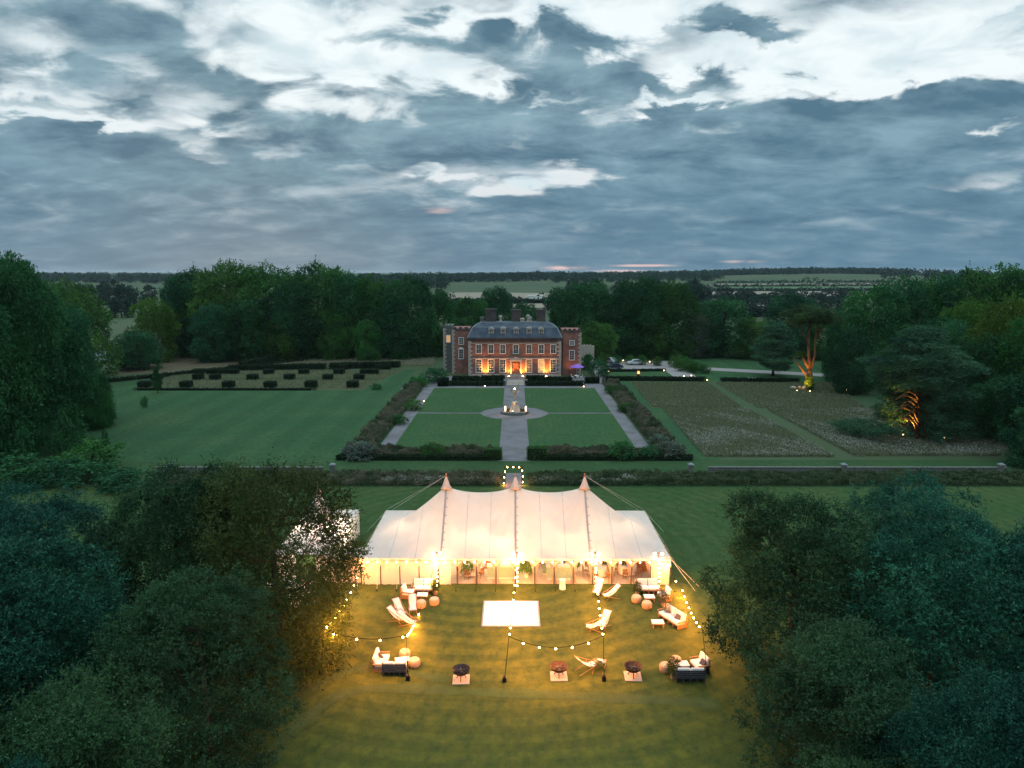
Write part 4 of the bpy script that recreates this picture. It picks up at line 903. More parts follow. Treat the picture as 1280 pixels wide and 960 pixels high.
for i, x in enumerate(wx):
    window(house, x, 5.75, 1.15, 1.95)
    if i != 3: window(house, x, 1.15, 1.25, 3.0, lit={4: LITD, 5: LIT}.get(i), bars=(3, 5))
# central doorcase with balcony window
mb = MB(); x = wx[3]
mb.box((x-1.15, -.2, 1.9), (.45, .4, 3.8)); mb.box((x+1.15, -.2, 1.9), (.45, .4, 3.8)); mb.box((x, -.25, 4.0), (3.1, .5, .45)); mb.prism([(x-1.5, 4.24), (x+1.5, 4.24), (x, 4.85)], -.45, -.02); mb.build('doorcase', STONE, house)
dr = MB().box((x, -.06, 1.7), (1.7, .12, 3.3)).build('door', mat('lit_door_paint', (.45, .16, .08), (.34, .12, .06)), house); MB().lathe([(.06, 0), (.09, .05), (.03, .12)], (x+.6, -.18, 1.5), 8).build('handle', METAL_D, dr)
dmx = [x_at(540+v*.1719, YH+.8)-house.location.x for v in (432, 518, 612, 705, 792)]
for i, x in enumerate(dmx):
    mb = MB(); mb.box((x, 1.9, EV+1.15), (1.25, 2.6, 1.7))
    if i % 2 == 0: mb.prism([(x-.75, EV+2.0), (x+.75, EV+2.0), (x, EV+2.5)], .5, 3.4)
    else: mb.prism([(x-.75, EV+2.0)]+[(x+.75*math.cos(a), EV+2.0+.45*math.sin(a)) for a in [math.pi*k/8 for k in range(7, -1, -1)]], .5, 3.4)
    dm = mb.build('dormer', STONE, house)
    MB().box((x, .59, EV+1.2), (.7, .03, 1.25)).build('pane', GLASS, dm)
    m2 = MB(); m2.box((x, .56, EV+1.2), (.05, .03, 1.25)); m2.box((x, .555, EV+1.2), (.7, .03, .06)); m2.build('glazing_bars', WHITEP, dm)
def wing(xa, xb, ytop, yoff, depth, label, quoin, wins, m=BRICK):
    Y = YH+yoff; x0, x1 = x_at(xa, Y)-house.location.x, x_at(xb, Y)-house.location.x; h = height_at(ytop, Y)
    MB().box(((x0+x1)/2, yoff+depth/2, h/2), (x1-x0, depth, h)).build('wing_wall', m, house)
    mb = MB(); n = max(3, int((x1-x0)/1.1)); w = (x1-x0)/n
    for i in range(n): mb.box((x0+w*(i+.5), yoff+.2, h+.2), (w*.6, .4, .42))
    mb.box(((x0+x1)/2, yoff-.05, h-.3), (x1-x0, .12, .25)); mb.box(((x0+x1)/2, yoff+.22, h+.005), (x1-x0+.1, .5, .12)); mb.build('battlement', DBRICK if m is BRICK else DSTONE, house)
    mb = MB(); z = 0; k = 0
    for q in quoin:
        z = 0; k = 0
        while z < h-.6:
            w = .8 if k % 2 else .5; mb.box(((x1-w/2+.04) if q > 0 else (x0+w/2-.04), yoff-.06, z+.25), (w, .16, .4)); z += .5; k += 1
    mb.build('quoins', STONE, house)
    for (px, p0, p1, w, ar, lit) in wins:
        za, zb = height_at(p1, Y), height_at(p0, Y)
        window(house, x_at(px, Y)-house.location.x, za, w, zb-za, yoff-.003, ar, lit)
wing(703, 726, 413, 3.0, 9, '', (1,), ((714.5, 426, 431, 1.0, False, None), (714.5, 438.5, 449.5, 1.05, False, None)))
wing(565.5, 587, 411, 5.0, 9, '', (-1,), ((577, 422.5, 430, 1.0, False, None), (576.7, 437, 448, 1.0, True, None)))
wing(554.8, 565.3, 407.5, 9.0, 8, '', (-1,), ((561, 419.5, 427.5, .9, False, LIT),), DSTONE)
# terrace steps with lit risers
st = thing('terrace_steps', 'stone steps with lit risers leading up to the mansion terrace', 'steps', (x_at(644.5, YH-8), at(0, 481.5).y, 0))
mb = MB()
for i in range(4): mb.box((0, i*.9+.45, .08+i*.09), (3.6+.2*(3-i), .9, .16+i*.18))
mb.build('steps', STONE, st)
for s in (-1, 1): MB().box((s*2.5, 1.8, .45), (.45, 3.9, .9)).build('side_wall', DSTONE, st)
def spot(parent, loc, target, energy, color=(1, .45, .10), size=R(75), rad=.15, blend=.8):
    d = bpy.data.lights.new('spot', 'SPOT'); d.energy = energy; d.color = color; d.spot_size = size; d.spot_blend = blend; d.shadow_soft_size = rad
    o = bpy.data.objects.new('lamp_beam', d); COL.objects.link(o); o.location = loc
    o.rotation_euler = (Vector(loc)-Vector(target)).to_track_quat('Z', 'Y').to_euler(); o.parent = parent; return o
def point(parent, loc, energy, color=(1, .55, .2), rad=.1):
    d = bpy.data.lights.new('glow', 'POINT'); d.energy = energy; d.color = color; d.shadow_soft_size = rad
    o = bpy.data.objects.new('lamp_glow', d); COL.objects.link(o); o.location = loc; o.parent = parent; return o
def uplight(x, y, target, energy, label, z=0, color=(1, .45, .10), size=R(80), glow=25, r=.16, face=True):
    t = thing('uplight', label, 'spotlight', (x, y, z))
    MB().lathe([(.10, 0), (.16, .05), (.2, .25), (.18, .3)], (0, 0, 0), 10).build('housing', METAL_D, t)
    MB().lathe([(.02, 0), (r, .02), (r*.9, .07), (.02, .10)], (0, 0, .31), 12).build('lens', mat_emit('lens_glow', (1, .62, .25), glow), t)
    if energy: spot(t, (0, 0, .5), (target[0]-x, target[1]-y, target[2]-z), energy, color, size)
    return t
hx = house.location.x
for px, e, lb in ((606.7, 2600, 'orange uplight between the two left ground floor windows of the mansion'), (636.2, 2000, 'orange uplight left of the mansion door'), (653.6, 2000, 'orange uplight right of the mansion door'), (682.7, 2600, 'orange uplight between the two right ground floor windows of the mansion')):
    x = x_at(px, YH-1.1); uplight(x, YH-1.2, (x, YH+.5, 3.6), e, lb, .0, (1, .36, .05), R(95), 30, .22)
uplight(x_at(714, YH+1.5), YH+1.2, (x_at(714, YH+3), YH+3, 5), 260, 'dim uplight at the foot of the right wing', 0, (1, .3, .06), R(100), 3, .1)
# archway and parasol right of the mansion
a = at(734, 459); t = thing('archway', 'pale rendered garden archway at the right end of the mansion', 'archway', (a.x, a.y+1, 0))
hh = height_at(432, a.y+1); w = 1.9
pts = [(-w, 0), (-w, hh)]+[(-w+.4*i, hh+(.3 if i % 2 else 0)) for i in range(1, 9)]+[(w, hh), (w, 0), (.75, 0), (.75, hh*.45)]+[(.75*math.cos(q), hh*.45+.75*math.sin(q)) for q in [math.pi*k/8 for k in range(1, 8)]]+[(-.75, hh*.45), (-.75, 0)]
MB().prism(pts, 0, .6).build('arch_wall', STONE, t)
a = at(721, 471); t = thing('parasol', 'open purple parasol beside the right wing of the mansion', 'parasol', (a.x, a.y, 0))
MB().lathe([(1.75, 2.35), (1.75, 2.4), (1.0, 2.8), (.05, 3.1), (.05, 3.05), (1.0, 2.7)], n=8).build('canopy', mat('purple_cloth', (.32, .16, .62), (.26, .12, .52)), t)
MB().tube([(0, 0, 0), (0, 0, 3.15)], .04, 8).build('pole', WHITEP, t)
def garden_table(px, py, label, s=1.0):
    a = at(px, py); t = thing('garden_table', label, 'table', (a.x, a.y, 0)); t.scale = (s, s, s)
    MB().lathe([(.6, .70), (.62, .72), (.6, .75)], n=16).build('top', WHITEP, t)
    for k in range(4): MB().tube([(.4*math.cos(k*1.571+.78), .4*math.sin(k*1.571+.78), 0), (.3*math.cos(k*1.571+.78), .3*math.sin(k*1.571+.78), .7)], .03, 6).build('leg', METAL_D, t)
def garden_chair(x, y, rz, label):
    t = thing('garden_chair', label, 'chair', (x, y, 0), rz, 'white garden chairs by the purple parasol')
    MB().box((0, 0, .45), (.45, .45, .06)).build('seat', WHITEP, t); MB().box((0, .21, .75), (.45, .05, .5)).build('backrest', WHITEP, t)
    for sx in (-1, 1):
        for sy in (-1, 1): MB().tube([(sx*.19, sy*.19, 0), (sx*.19, sy*.19, .43)], .022, 6).build('leg', WHITEP, t)
garden_table(721, 473, 'small white table under the purple parasol')
a = at(721, 473)
for k, q in enumerate(('left', 'right', 'near')): garden_chair(a.x+(-1.1, 1.1, .1)[k], a.y+(0, .1, -1.0)[k], (math.pi/2, -math.pi/2, math.pi)[k], 'white garden chair on the %s side of the table under the purple parasol' % q)
# small lamps
def ground_lamp(px, py, label, e=8, z=0, glow=14, r=.11, color=(1, .55, .22), h=.5, cat='lamp'):
    a = at(px, py, z+h); t = thing('garden_lantern', label, cat, (a.x, a.y, z))
    MB().lathe([(.12, 0), (.12, .04), (.03, .06), (.03, h-.15), (.09, h-.12)], n=8).build('stand', METAL_D, t)
    MB().lathe([(.03, -r), (r, -.3*r), (r, .3*r), (.03, r)], (0, 0, h), 10).build('bulb', mat_emit('lantern_glow', (1, .62, .28), glow), t)
    if e: point(t, (0, 0, h+r+.1), e, color)
for px, py, lb, e in ((606, 482.5, 'small lantern at the back edge of the left parterre lawn', 14), (729.5, 483, 'small lantern at the back edge of the right parterre lawn', 14), (530, 501, 'small lantern in the left side border', 8), (466, 550, 'tiny lantern low in the left side border', 3),
    (779, 450.5, 'lit lantern between the forecourt bushes, left', 25), (812, 452, 'lit lantern between the forecourt bushes, right', 30), (830, 463, 'small light at the back corner of the forecourt lawn', 8), (884, 475, 'small light at the end of the low forecourt hedge', 8), (855, 470, 'bright light on the planted bank', 30), (864, 469.5, 'brighter light on the planted bank, right of the other', 34), (761, 463.5, 'light under the parked dark car', 10),
    (1058, 487, 'small pale light left of the great cedar', 4), (1180, 547, 'small warm light right of the great cedar', 4), (1270, 519, 'tiny light inside the right wood', 3)):
    ground_lamp(px, py, lb, e)
a = at(798, 470); t = thing('fire_basket', 'small fire basket glowing red on the forecourt lawn', 'fire basket', (a.x, a.y, 0))
MB().lathe([(.2, 0), (.3, .3), (.4, .6), (.36, .6), (.26, .3)], n=10).build('basket', METAL_D, t)
mb = MB()
for k in range(5): mb.lathe([(.12, .3), (.17, .6), (.09, .95), (.01, 1.25)], (.16*math.cos(k*1.257), .16*math.sin(k*1.257), 0), 6)
mb.build('flames', mat_emit('fire', (1, .22, .06), 6), t); point(t, (0, 0, 1.5), 90, (1, .3, .1), .2)
# spots for pine and cedar
p = pine.location
uplight(p.x-1.2, p.y-3.0, (p.x-1.4, p.y, 3), 6000, 'orange uplight at the foot of the tall pine', 0, (1, .42, .06), R(70), 15, .13)
uplight(p.x-3.6, p.y-2.2, (p.x-2.0, p.y, 8), 1000, 'orange uplight beside the pale rocks left of the pine', 0, (1, .42, .06), R(70), 12, .12)
a = at(1000, 486); t = thing('rock_pile', 'small heap of pale rocks left of the lit pine', 'rocks', (a.x, a.y, 0))
mb = MB()
for k in range(7): mb.lathe([(.3, 0), (.45, .25), (.3, .5), (.05, .6)], (random.uniform(-2, 1.4), random.uniform(-.5, .5), 0), 7)
mb.build('rocks', STONE, t); point(t, (0, -1.2, .8), 60, (1, .45, .12))
c = ceda.location
uplight(*at(1128, 546)[:2], (c.x-3.2, c.y-1.4, 4.4), 20000, 'bright orange uplight below the great cedar', 0, (1, .47, .06), R(75), 15, .18)
# ================================================================== FOUNTAIN AND STATUE
a = at(643.5, 516.5); fx, fy = a.x, a.y
t = thing('fountain', 'round stone fountain with a tall conical plinth at the crossing of the garden paths', 'fountain', (fx, fy, .02))
MB().lathe([(2.45, 0), (2.45, .42), (2.35, .5), (2.05, .5), (2.05, .2)], n=40).build('basin', DSTONE, t)
MB().lathe([(2.04, .24), (2.04, .30)], n=40).build('water', WATER, t)
MB().lathe([(.95, .3), (.85, .6), (.75, .8), (.5, 1.5), (.42, 1.9), (.55, 2.0), (.55, 2.1), (.3, 2.15)], n=20).build('plinth', STONE, t)
mb = MB()
for k in range(8):
    q = k*.785; mb.tube([(.9*math.cos(q), .9*math.sin(q), .3), (.62*math.cos(q), .62*math.sin(q), 1.2), (.45*math.cos(q), .45*math.sin(q), 1.9)], [.13, .10, .07], 7)
mb.build('plinth_ribs', STONE, t)
def skin_body(name, joints, edges, radii, m, parent=None, sub=2):
    me = bpy.data.meshes.new(name); me.from_pydata(joints, edges, []); o = bpy.data.objects.new(name, me); COL.objects.link(o)
    sk = o.modifiers.new('skin', 'SKIN'); sv = me.skin_vertices[0].data if me.skin_vertices else None
    if sv is None:
        bpy.context.view_layer.objects.active = o; me.skin_vertices.new() if hasattr(me.skin_vertices, 'new') else None; sv = me.skin_vertices[0].data
    for i, r in enumerate(radii): sv[i].radius = (r, r)
    sv[0].use_root = True
    ss = o.modifiers.new('sub', 'SUBSURF'); ss.levels = sub; ss.render_levels = sub
    me.materials.append(m)
    if parent: o.parent = parent
    return o
s = thing('statue', 'slender winged bronze figure balancing on the fountain plinth with one arm raised', 'statue', (fx, fy, 2.16))
J = [(0,0,1.05),(0,0,1.3),(0,.02,1.55),(0,0,1.72),(.02,-.02,1.84),(.03,-.03,1.98),  # pelvis..head
     (-.05,0,.98),(-.02,-.03,.55),(.0,.03,.1),(.02,-.08,.02),  # standing leg
     (.1,.0,.98),(.28,-.12,.72),(.5,.08,.55),(.58,.12,.48),   # lifted leg
     (-.2,0,1.62),(-.42,-.05,1.5),(-.62,-.1,1.66),(.2,0,1.64),(.38,-.05,1.86),(.55,-.1,2.15),(.6,-.1,2.25)]
E = [(0,1),(1,2),(2,3),(3,4),(4,5),(0,6),(6,7),(7,8),(8,9),(0,10),(10,11),(11,12),(12,13),(3,14),(14,15),(15,16),(3,17),(17,18),(18,19),(19,20)]
RD = [.14,.12,.15,.12,.06,.11,.10,.07,.045,.04,.1,.08,.05,.035,.07,.05,.03,.07,.05,.035,.03]
try: skin_body('figure', J, E, RD, BRONZE, s)
except Exception as ex:
    print('skin failed', ex)
mb = MB()
for sx, up in ((1, 1.0), (-1, .55)):
    g = [[(sx*(.06+.10*i), .12+.05*i, 1.45+up*(.15*i+.02*i*i)-j*(.09+.02*i)) for j in range(4)] for i in range(8)]
    mb.sheet(g)
wg = mb.build('wings', BRONZE, s); so = wg.modifiers.new('solid', 'SOLIDIFY'); so.thickness = .04
for px, lb in ((631.8, 'lantern on the left rim of the fountain'), (657, 'lantern on the right rim of the fountain')):
    aa = thing('rim_lantern', lb, 'lantern', ((px-643.5)/FPX*129+fx, fy-.9, .52))
    MB().lathe([(.13, 0), (.13, .06), (.03, .08)], n=8).build('base', METAL_D, aa); MB().lathe([(.10, 0), (.12, .1), (.12, .75), (.06, .85)], (0, 0, .08), 10).build('lamp_glass', mat_emit('rim_glow', (1, .62, .3), 9), aa)
    point(aa, (0, -.25, .5), 60, (1, .5, .18)); 
u = uplight(fx-.4, fy-1.5, (fx+.1, fy, 3.4), 300, 'small uplight in the fountain basin aimed at the statue', .3, (1, .6, .3), R(50), 20, .08)
ground_lamp(643.5, 486, 'single white light on the path behind the statue', 10, 0, 50, .14, (1, .9, .75))
a = at(655, 503)
# ================================================================== VEHICLES
def car(px, py, rz, m, label, L=4.4, W=1.8, H=1.5):
    a = at(px, py); t = thing('parked_car', label, 'car', (a.x, a.y, 0), rz)
    prof = [(-L/2, .35), (-L/2, .75), (-L/2+.25, .95), (-L*.28, 1.0), (-L*.14, H-.05), (L*.18, H), (L*.36, 1.05), (L/2-.1, .9), (L/2, .6), (L/2, .35)]
    MB().prism(prof, -W/2, W/2).build('body', m, t, bevel=.08)
    gp = [(-L*.25, 1.03), (-L*.135, H-.12), (L*.165, H-.08), (L*.32, 1.05)]
    MB().prism(gp, -W/2-.012, W/2+.012).build('side_windows', GLASS, t)
    for x in (-L*.31, L*.31):
        for sy in (-1, 1):
            Mx = Matrix.Translation((x, sy*(W/2-.1), .33)) @ Matrix.Rotation(math.pi/2, 4, 'X')
            w = MB().lathe([(.33, -.1), (.33, .1)], n=18, M=Mx).build('wheel', METAL_D, t)
            Mr = Matrix.Translation((x, sy*(W/2+.005), .33)) @ Matrix.Rotation(math.pi/2, 4, 'X'); MB().lathe([(.2, -.02), (.2, .02)], n=14, M=Mr).build('rim', LEAD, w)
    for sy in (-1, 1): MB().box((-L/2+.02, sy*W*.36, .72), (.1, .3, .14)).build('headlight', WHITEP, t)
    return t
BLUEC = mat('dark_blue_paint', (.015, .03, .06), (.012, .025, .05), 2, rough=.25, spec=.6); WHITEC = mat('white_car_paint', (.5, .52, .54), (.45, .47, .5), 2, rough=.3, spec=.6)
car(768, 461, R(10), BLUEC, 'dark blue car parked on the pale forecourt gravel'); car(762, 453.5, R(-50), WHITEC, 'white car parked behind the dark blue one', 4.4, 1.8, 1.6); car(794.5, 456, R(5), WHITEC, 'small white car half hidden between the round forecourt bushes')
a = at(940, 476.5); t = thing('small_boat', 'white upturned boat shape lying beside the drive hedge', 'boat', (a.x, a.y, 0))
mb = MB(); g = [[(x, .75*math.cos(q)*max(.02, (1-(x/2.1)**2))**.5, .15+.75*math.sin(q)*max(.02, (1-(x/2.1)**2))**.5) for q in [math.pi*k/10 for k in range(11)]] for x in [-2.1+4.2*i/14 for i in range(15)]]
mb.sheet(g).build('hull', WHITEP, t, smooth=True); MB().box((0, 0, .08), (3.6, 1.2, .14)).build('keel_block', WOOD, t)
# far buildings and tents beyond the mansion
def shed(px, py, w, h, d, m, label, cat='shed'):
    a = at_ter(px, py); t = thing('distant_shed', label, cat, a)
    MB().box((0, d/2, h/2-1), (w, d, h+2)).build('wall', m, t); MB().prism([(-w/2-.2, h), (w/2+.2, h), (0, h+1.4)], -.2, d+.2).build('roof', LEAD if m is not WHITEP else WHITEP, t)
shed(664, 374.5, 9, 3, 6, WHITEP, 'white marquee far beyond the mansion, left of its pair'); shed(672, 374, 12, 3, 6, WHITEP, 'white marquee far beyond the mansion, beside a smaller one'); shed(694, 367, 10, 3, 6, LEAD, 'grey shed at the edge of the far field behind the mansion'); shed(1040, 376, 8, 4, 6, WHITEP, 'pale farm building among the far trees at the right'); shed(876, 372, 7, 4, 6, WHITEP, 'pale cottage gable among the trees right of the mansion')
shed(497, 438, 6, 4, 6, LEAD, 'blue grey glasshouse half hidden left of the mansion')
# ================================================================== THE MARQUEE
EAV = 2.25
yf = at(644, 698, EAV).y; yb = at(644, 638.5, EAV).y; yc = (yf+yb)/2; HDp = (yb-yf)/2; MX = x_at(644.5, yf, EAV); HWm = 12.45
PK = height_at(607, yc); POLE = 6.05
mq = thing('marquee', 'large cream pole marquee with three peaks, glowing from inside', 'marquee', (MX, yc, 0))
def ridge_h(x):
    ax = abs(x)
    if ax <= POLE:
        u = (ax/POLE); return PK-.62*(4*u*(1-u))**.75 if 0 < u < 1 else PK
    s = min(1, (ax-POLE)/(HWm-POLE)); return EAV+(PK-EAV)*max(0, 1-s)**1.38
def roof_z(x, y):
    t = min(1, abs(y)/HDp); near_pole = min(abs(abs(x)-POLE), abs(x))
    p = 1.10+.16*math.exp(-near_pole/1.2)
    z = EAV+(ridge_h(x)-EAV)*max(0, 1-t)**p
    if abs(x) < HWm-.01 and t < .999: z -= .05*math.sin(math.pi*t)*(0.5-.5*math.cos(2*math.pi*x/1.55))  # the canvas dips between ropes
    if t < .999 and abs(x) < HWm-.01:
        xp = min((-POLE, 0, POLE), key=lambda q: abs(x-q)); d = math.hypot(x-xp, y*.9); an = math.atan2(x-xp, abs(y)+.01)
        z += .045*math.sin(an*22+xp)*math.exp(-((d-2.2)/1.8)**2)+.03*math.sin(x*4.05)*math.exp(-((t-.93)/.12)**2)+.02*math.sin(x*1.3+y*2.1)*math.sin(y*.9)
    return z
NX = 240; NY = 48
mb = MB(); g = []
for j in range(NY+1):
    y = -HDp+2*HDp*j/NY; g.append([(-HWm+2*HWm*i/NX, y, roof_z(-HWm+2*HWm*i/NX, y)) for i in range(NX+1)])
mb.sheet(g).build('roof_canvas', CANVAS, mq, smooth=True)
def tape(x, w, m, nm, y0=-1, y1=1, lift=.03):
    g = []
    for j in range(41):
        y = (y0+(y1-y0)*j/40)*HDp; z = roof_z(x, y)+lift; g.append([(x-w/2, y, z), (x+w/2, y, z)])
    return MB().sheet(g).build(nm, m, mq)
for x in (-POLE, 0, POLE):
    tape(x, .17, TAPE, 'lacing_strip')
SEAM = mat('seam', (.58, .53, .49), (.52, .47, .44), 3)
for x in (-10.2, -8.1, -4.1, -2.1, 2.1, 4.1, 8.1, 10.2): tape(x, .06, SEAM, 'seam_tape', lift=.015)
mb = MB()
for x in (-POLE, 0, POLE):
    for k in range(9):
        y = -HDp*(k+.5)/9; mb.box((x+.16, y, roof_z(x, y)+.05), (.12, .07, .05))
mb.build('lacing_tags', TAPE, mq)
for x in (-POLE, 0, POLE):
    MB().lathe([(.50, -.25), (.34, .0), (.22, .35), (.13, .62), (.05, .85), (.02, .95)], (x, 0, PK), 14).build('pole_bonnet', CANVAS, mq, smooth=True)
    MB().tube([(x, 0, 0), (x, 0, PK+1.1)], .07, 8).build('king_pole', WOOD, mq)
# valance: scalloped edge hanging from the eaves
NB = 16; BW = 2*HWm/NB
def valance(p0, p1, nb):
    mb = MB(); g = [[], []]; n = nb*12
    for i in range(n+1):
        f = i/n; u = (f*nb) % 1; x, y = p0[0]+(p1[0]-p0[0])*f, p0[1]+(p1[1]-p0[1])*f
        g[0].append((x, y, EAV+.01)); g[1].append((x, y, EAV-(.22+.50*abs(2*u-1)**3)))
    return mb.sheet(g).build('valance', CANVAS_W, mq)
o_ = .06
valance((-HWm-o_, -HDp-o_), (HWm+o_, -HDp-o_), NB); valance((-HWm-o_, HDp+o_), (HWm+o_, HDp+o_), NB); valance((-HWm-o_, -HDp-o_), (-HWm-o_, HDp+o_), 8); valance((HWm+o_, -HDp-o_), (HWm+o_, HDp+o_), 8)
def wall(p0, p1, nm='side_wall', dy=0, m=None):
    L = math.hypot(p1[0]-p0[0], p1[1]-p0[1]); n = max(6, int(L*5)); g = [[], [], []]
    nx, ny = -(p1[1]-p0[1])/L, (p1[0]-p0[0])/L
    for i in range(n+1):
        f = i/n; w = .035*math.sin(i*1.9)+.02*math.sin(i*4.1)
        x, y = p0[0]+(p1[0]-p0[0])*f, p0[1]+(p1[1]-p0[1])*f
        for k, z in enumerate((.0, 1.1, EAV-.02)): g[k].append((x+nx*w*(1-.4*k), y+ny*w*(1-.4*k), z))
    return MB().sheet(g).build(nm, m or CANVAS_W, mq, smooth=True)
fy_ = -HDp+.06
wall((-HWm, fy_), (-HWm+4*BW-.1, fy_)); wall((-HWm+4*BW+.1, fy_), (-HWm+5*BW-.55, fy_)); wall((HWm-BW, fy_), (HWm, fy_))
wall((-HWm, HDp-.06), (HWm, HDp-.06), 'back_wall'); wall((-HWm+.05, -HDp), (-HWm+.05, HDp), 'end_wall'); wall((HWm-.05, -HDp), (HWm-.05, HDp), 'end_wall')
for i in range(NB+1):
    x = -HWm+BW*i
    MB().tube([(x, -HDp+.02, 0), (x, -HDp+.02, EAV)], .045, 8).build('side_pole', WOOD_D, mq)
    MB().tube([(x, -HDp-.03, EAV), (x*1.01, -HDp-1.25, .02)], .014, 5).build('guy_rope', WHITEP if i < 4 else METAL_D, mq)
    MB().tube([(x*1.01, -HDp-1.22, .2), (x*1.01, -HDp-1.3, -.1)], .03, 6).build('tent_peg', METAL_D, mq)
    if i % 2 == 0:
        MB().tube([(x, HDp-.02, 0), (x, HDp-.02, EAV)], .045, 8).build('side_pole', WOOD_D, mq)
        MB().tube([(x, HDp, EAV), (x*1.01, HDp+1.4, .02)], .014, 5).build('guy_rope', METAL_D, mq)
for sx in (-1, 1):
    for k in range(1, 5):
        y = -HDp+2*HDp*k/5; MB().tube([(sx*HWm, y, 0), (sx*HWm, y, EAV)], .045, 8).build('side_pole', WOOD_D, mq)
        MB().tube([(sx*HWm, y, EAV), (sx*(HWm+1.5), y, .02)], .010, 5).build('guy_rope', WHITEP, mq)
    for (yy, xx) in ((-HDp, 2.3), (-HDp-.8, 1.8), (HDp, 2.0)):
        MB().tube([(sx*HWm, math.copysign(HDp, yy), EAV), (sx*(HWm+xx), yy*1.05, .02)], .011, 5).build('guy_rope', WHITEP, mq)
    MB().tube([(sx*POLE, 0, PK+.9), (sx*(HWm), HDp*.98, EAV+.1)], .008, 5).build('guy_rope', WHITEP, mq)
    MB().tube([(sx*POLE, 0, PK+.9), (sx*(HWm+.2), HDp*.6, EAV+.1)], .008, 5).build('guy_rope', WHITEP, mq)
MB().box((0, 0, .02), (2*HWm-.4, 2*HDp-.4, .04)).build('floor_matting', MATTING, mq)
def L2W(x, y, z=0): return (MX+x, yc+y, z)
# lamps hanging inside
for i, (x, y) in enumerate(((-8.6, 0), (-4, -2), (-3.4, 2.2), (-1.2, -2.8), (1.2, 2.4), (3.6, 1.8), (4.4, -2.2), (8.6, 0))):
    z = min(roof_z(x, y)-1.0, 2.6); t = thing('pendant_lamp', 'woven pendant lamp hanging inside the marquee, %s from the left' % ORD[i], 'lamp', L2W(x, y, z), 0, 'pendant lamps inside the marquee')
    MB().tube([(0, 0, .3), (0, 0, roof_z(x, y)-z)], .012, 5).build('cord', CABLE, t)
    MB().lathe([(.12, .32), (.34, .22), (.46, .0), (.44, .0), (.32, .2), (.10, .30)], n=16).build('lamp_shade', WICKER, t)
    MB().lathe([(.02, -.12), (.09, -.04), (.09, .04), (.02, .12)], n=10).build('bulb', BULB_S, t)
    point(t, (0, 0, -.3), INT_W, (1, .64, .37), .3)
# ------------------------------------------------------------------ inside
def bar(x, y, w, label, teal=True):
    t = thing('bar_counter', label, 'bar', L2W(x, y, .04))
    MB().box((0, 0, .52), (w, .55, 1.04)).build('panel', mat('teal_panel', (.30, .46, .40), (.24, .38, .33)), t); MB().box((0, 0, 1.08), (w+.1, .7, .07)).build('counter_top', WHITEP, t)
    MB().box((0, -.29, .06), (w+.02, .04, .12)).build('plinth', WHITEP, t)
bar(x_at(626, yf+1.2)-MX, -HDp+1.3, 2.2, 'teal bar counter with a white top left of the central pole'); bar(x_at(700, yf+1.2)-MX, -HDp+1.2, 2.2, 'teal bar counter with a white top right of the central pole'); bar(x_at(685.5, yf+1.9)-MX, -HDp+2.1, .9, 'short teal side counter behind the right bar')
def planter(x, y, s, label, m, z=.04):
    K = SHRUB; t = K.place(*L2W(x, y)[:2], 1.5*s, .62*s, label, 'potted_tree', 'plant', None, None, m); t.location.z = z+.35
    o = MB().lathe([(.17, -.38), (.26, .02), (.28, .06), (.22, .06)], n=14).build('pot', CUSH, t); o.scale = (1/t.scale[0], 1/t.scale[1], 1/t.scale[2])
BRIGHT = mat_leaf('leaf_bright', (.06,.13,.04), (.20,.34,.12), .4, .2)
planter(x_at(658, yf+1)-MX, -HDp+1.4, 1.2, 'big leafy potted plant just right of the central pole', BRIGHT)
planter(x_at(583, yf+1)-MX, -HDp+1.6, 1.15, 'tall potted palm near the left end of the open front', BRIGHT); planter(x_at(762, yf+1)-MX, -HDp+2.3, 1.0, 'dark potted tree right of the right pole', LEAF_G); planter(x_at(786, yf+1)-MX, -HDp+2.6, .9, 'dark potted tree beside the orange screen', LEAF_O)
planter(x_at(720, yf+1)-MX, -HDp+2.6, .9, 'potted tree between the right bar and the right pole', LEAF_G)
def screen(x, y, w, label, c):
    t = thing('folding_screen', label, 'screen', L2W(x, y, .04))
    for k in range(3): 
        Mx = Matrix.Translation(((k-1)*w/3, 0, .85)) @ Matrix.Rotation((-1)**k*.3, 4, 'Z'); MB().box((0, 0, 0), (w/3, .04, 1.7), Mx).build('panel', mat('screen_panel', c, tuple(v*.7 for v in c)), t)
screen(x_at(803, yf+2)-MX, -HDp+2.6, 1.4, 'orange folding screen near the right end of the marquee', (.55, .2, .07)); screen(x_at(617, yf+3)-MX, -HDp+3.6, 1.4, 'orange folding screen behind the left bar', (.55, .2, .07)); screen(x_at(693, yf+3)-MX, -HDp+3.6, 1.4, 'orange folding screen behind the right bar', (.5, .22, .08))
rt = None; k = 0
for x, y in ((-9.5, -2.5), (-9.5, 2), (-6.2, .5), (-3.6, -3.7), (-1.8, 1.4), (-.2, -2.6), (3.2, -2.3), (3.4, 3), (6.9, -3.9), (7, 1.6), (9.4, -3.6)):
    lb = 'round dining table under a pale cloth inside the marquee, %s from the left' % ORD[k]
    if rt is None:
        rt = thing('dining_table', lb, 'table', L2W(x, y, .04), 0, 'round dining tables inside the marquee')
        MB().lathe([(.82, .12), (.80, .45), (.76, .74), (.72, .76)], n=20).build('tablecloth', CUSH, rt); MB().lathe([(.3, 0), (.06, .05), (.06, .7)], n=8).build('pedestal', METAL_D, rt)
    else: dup(rt, L2W(x, y, .04), 0, lb)
    k += 1
dc = None; k = 0
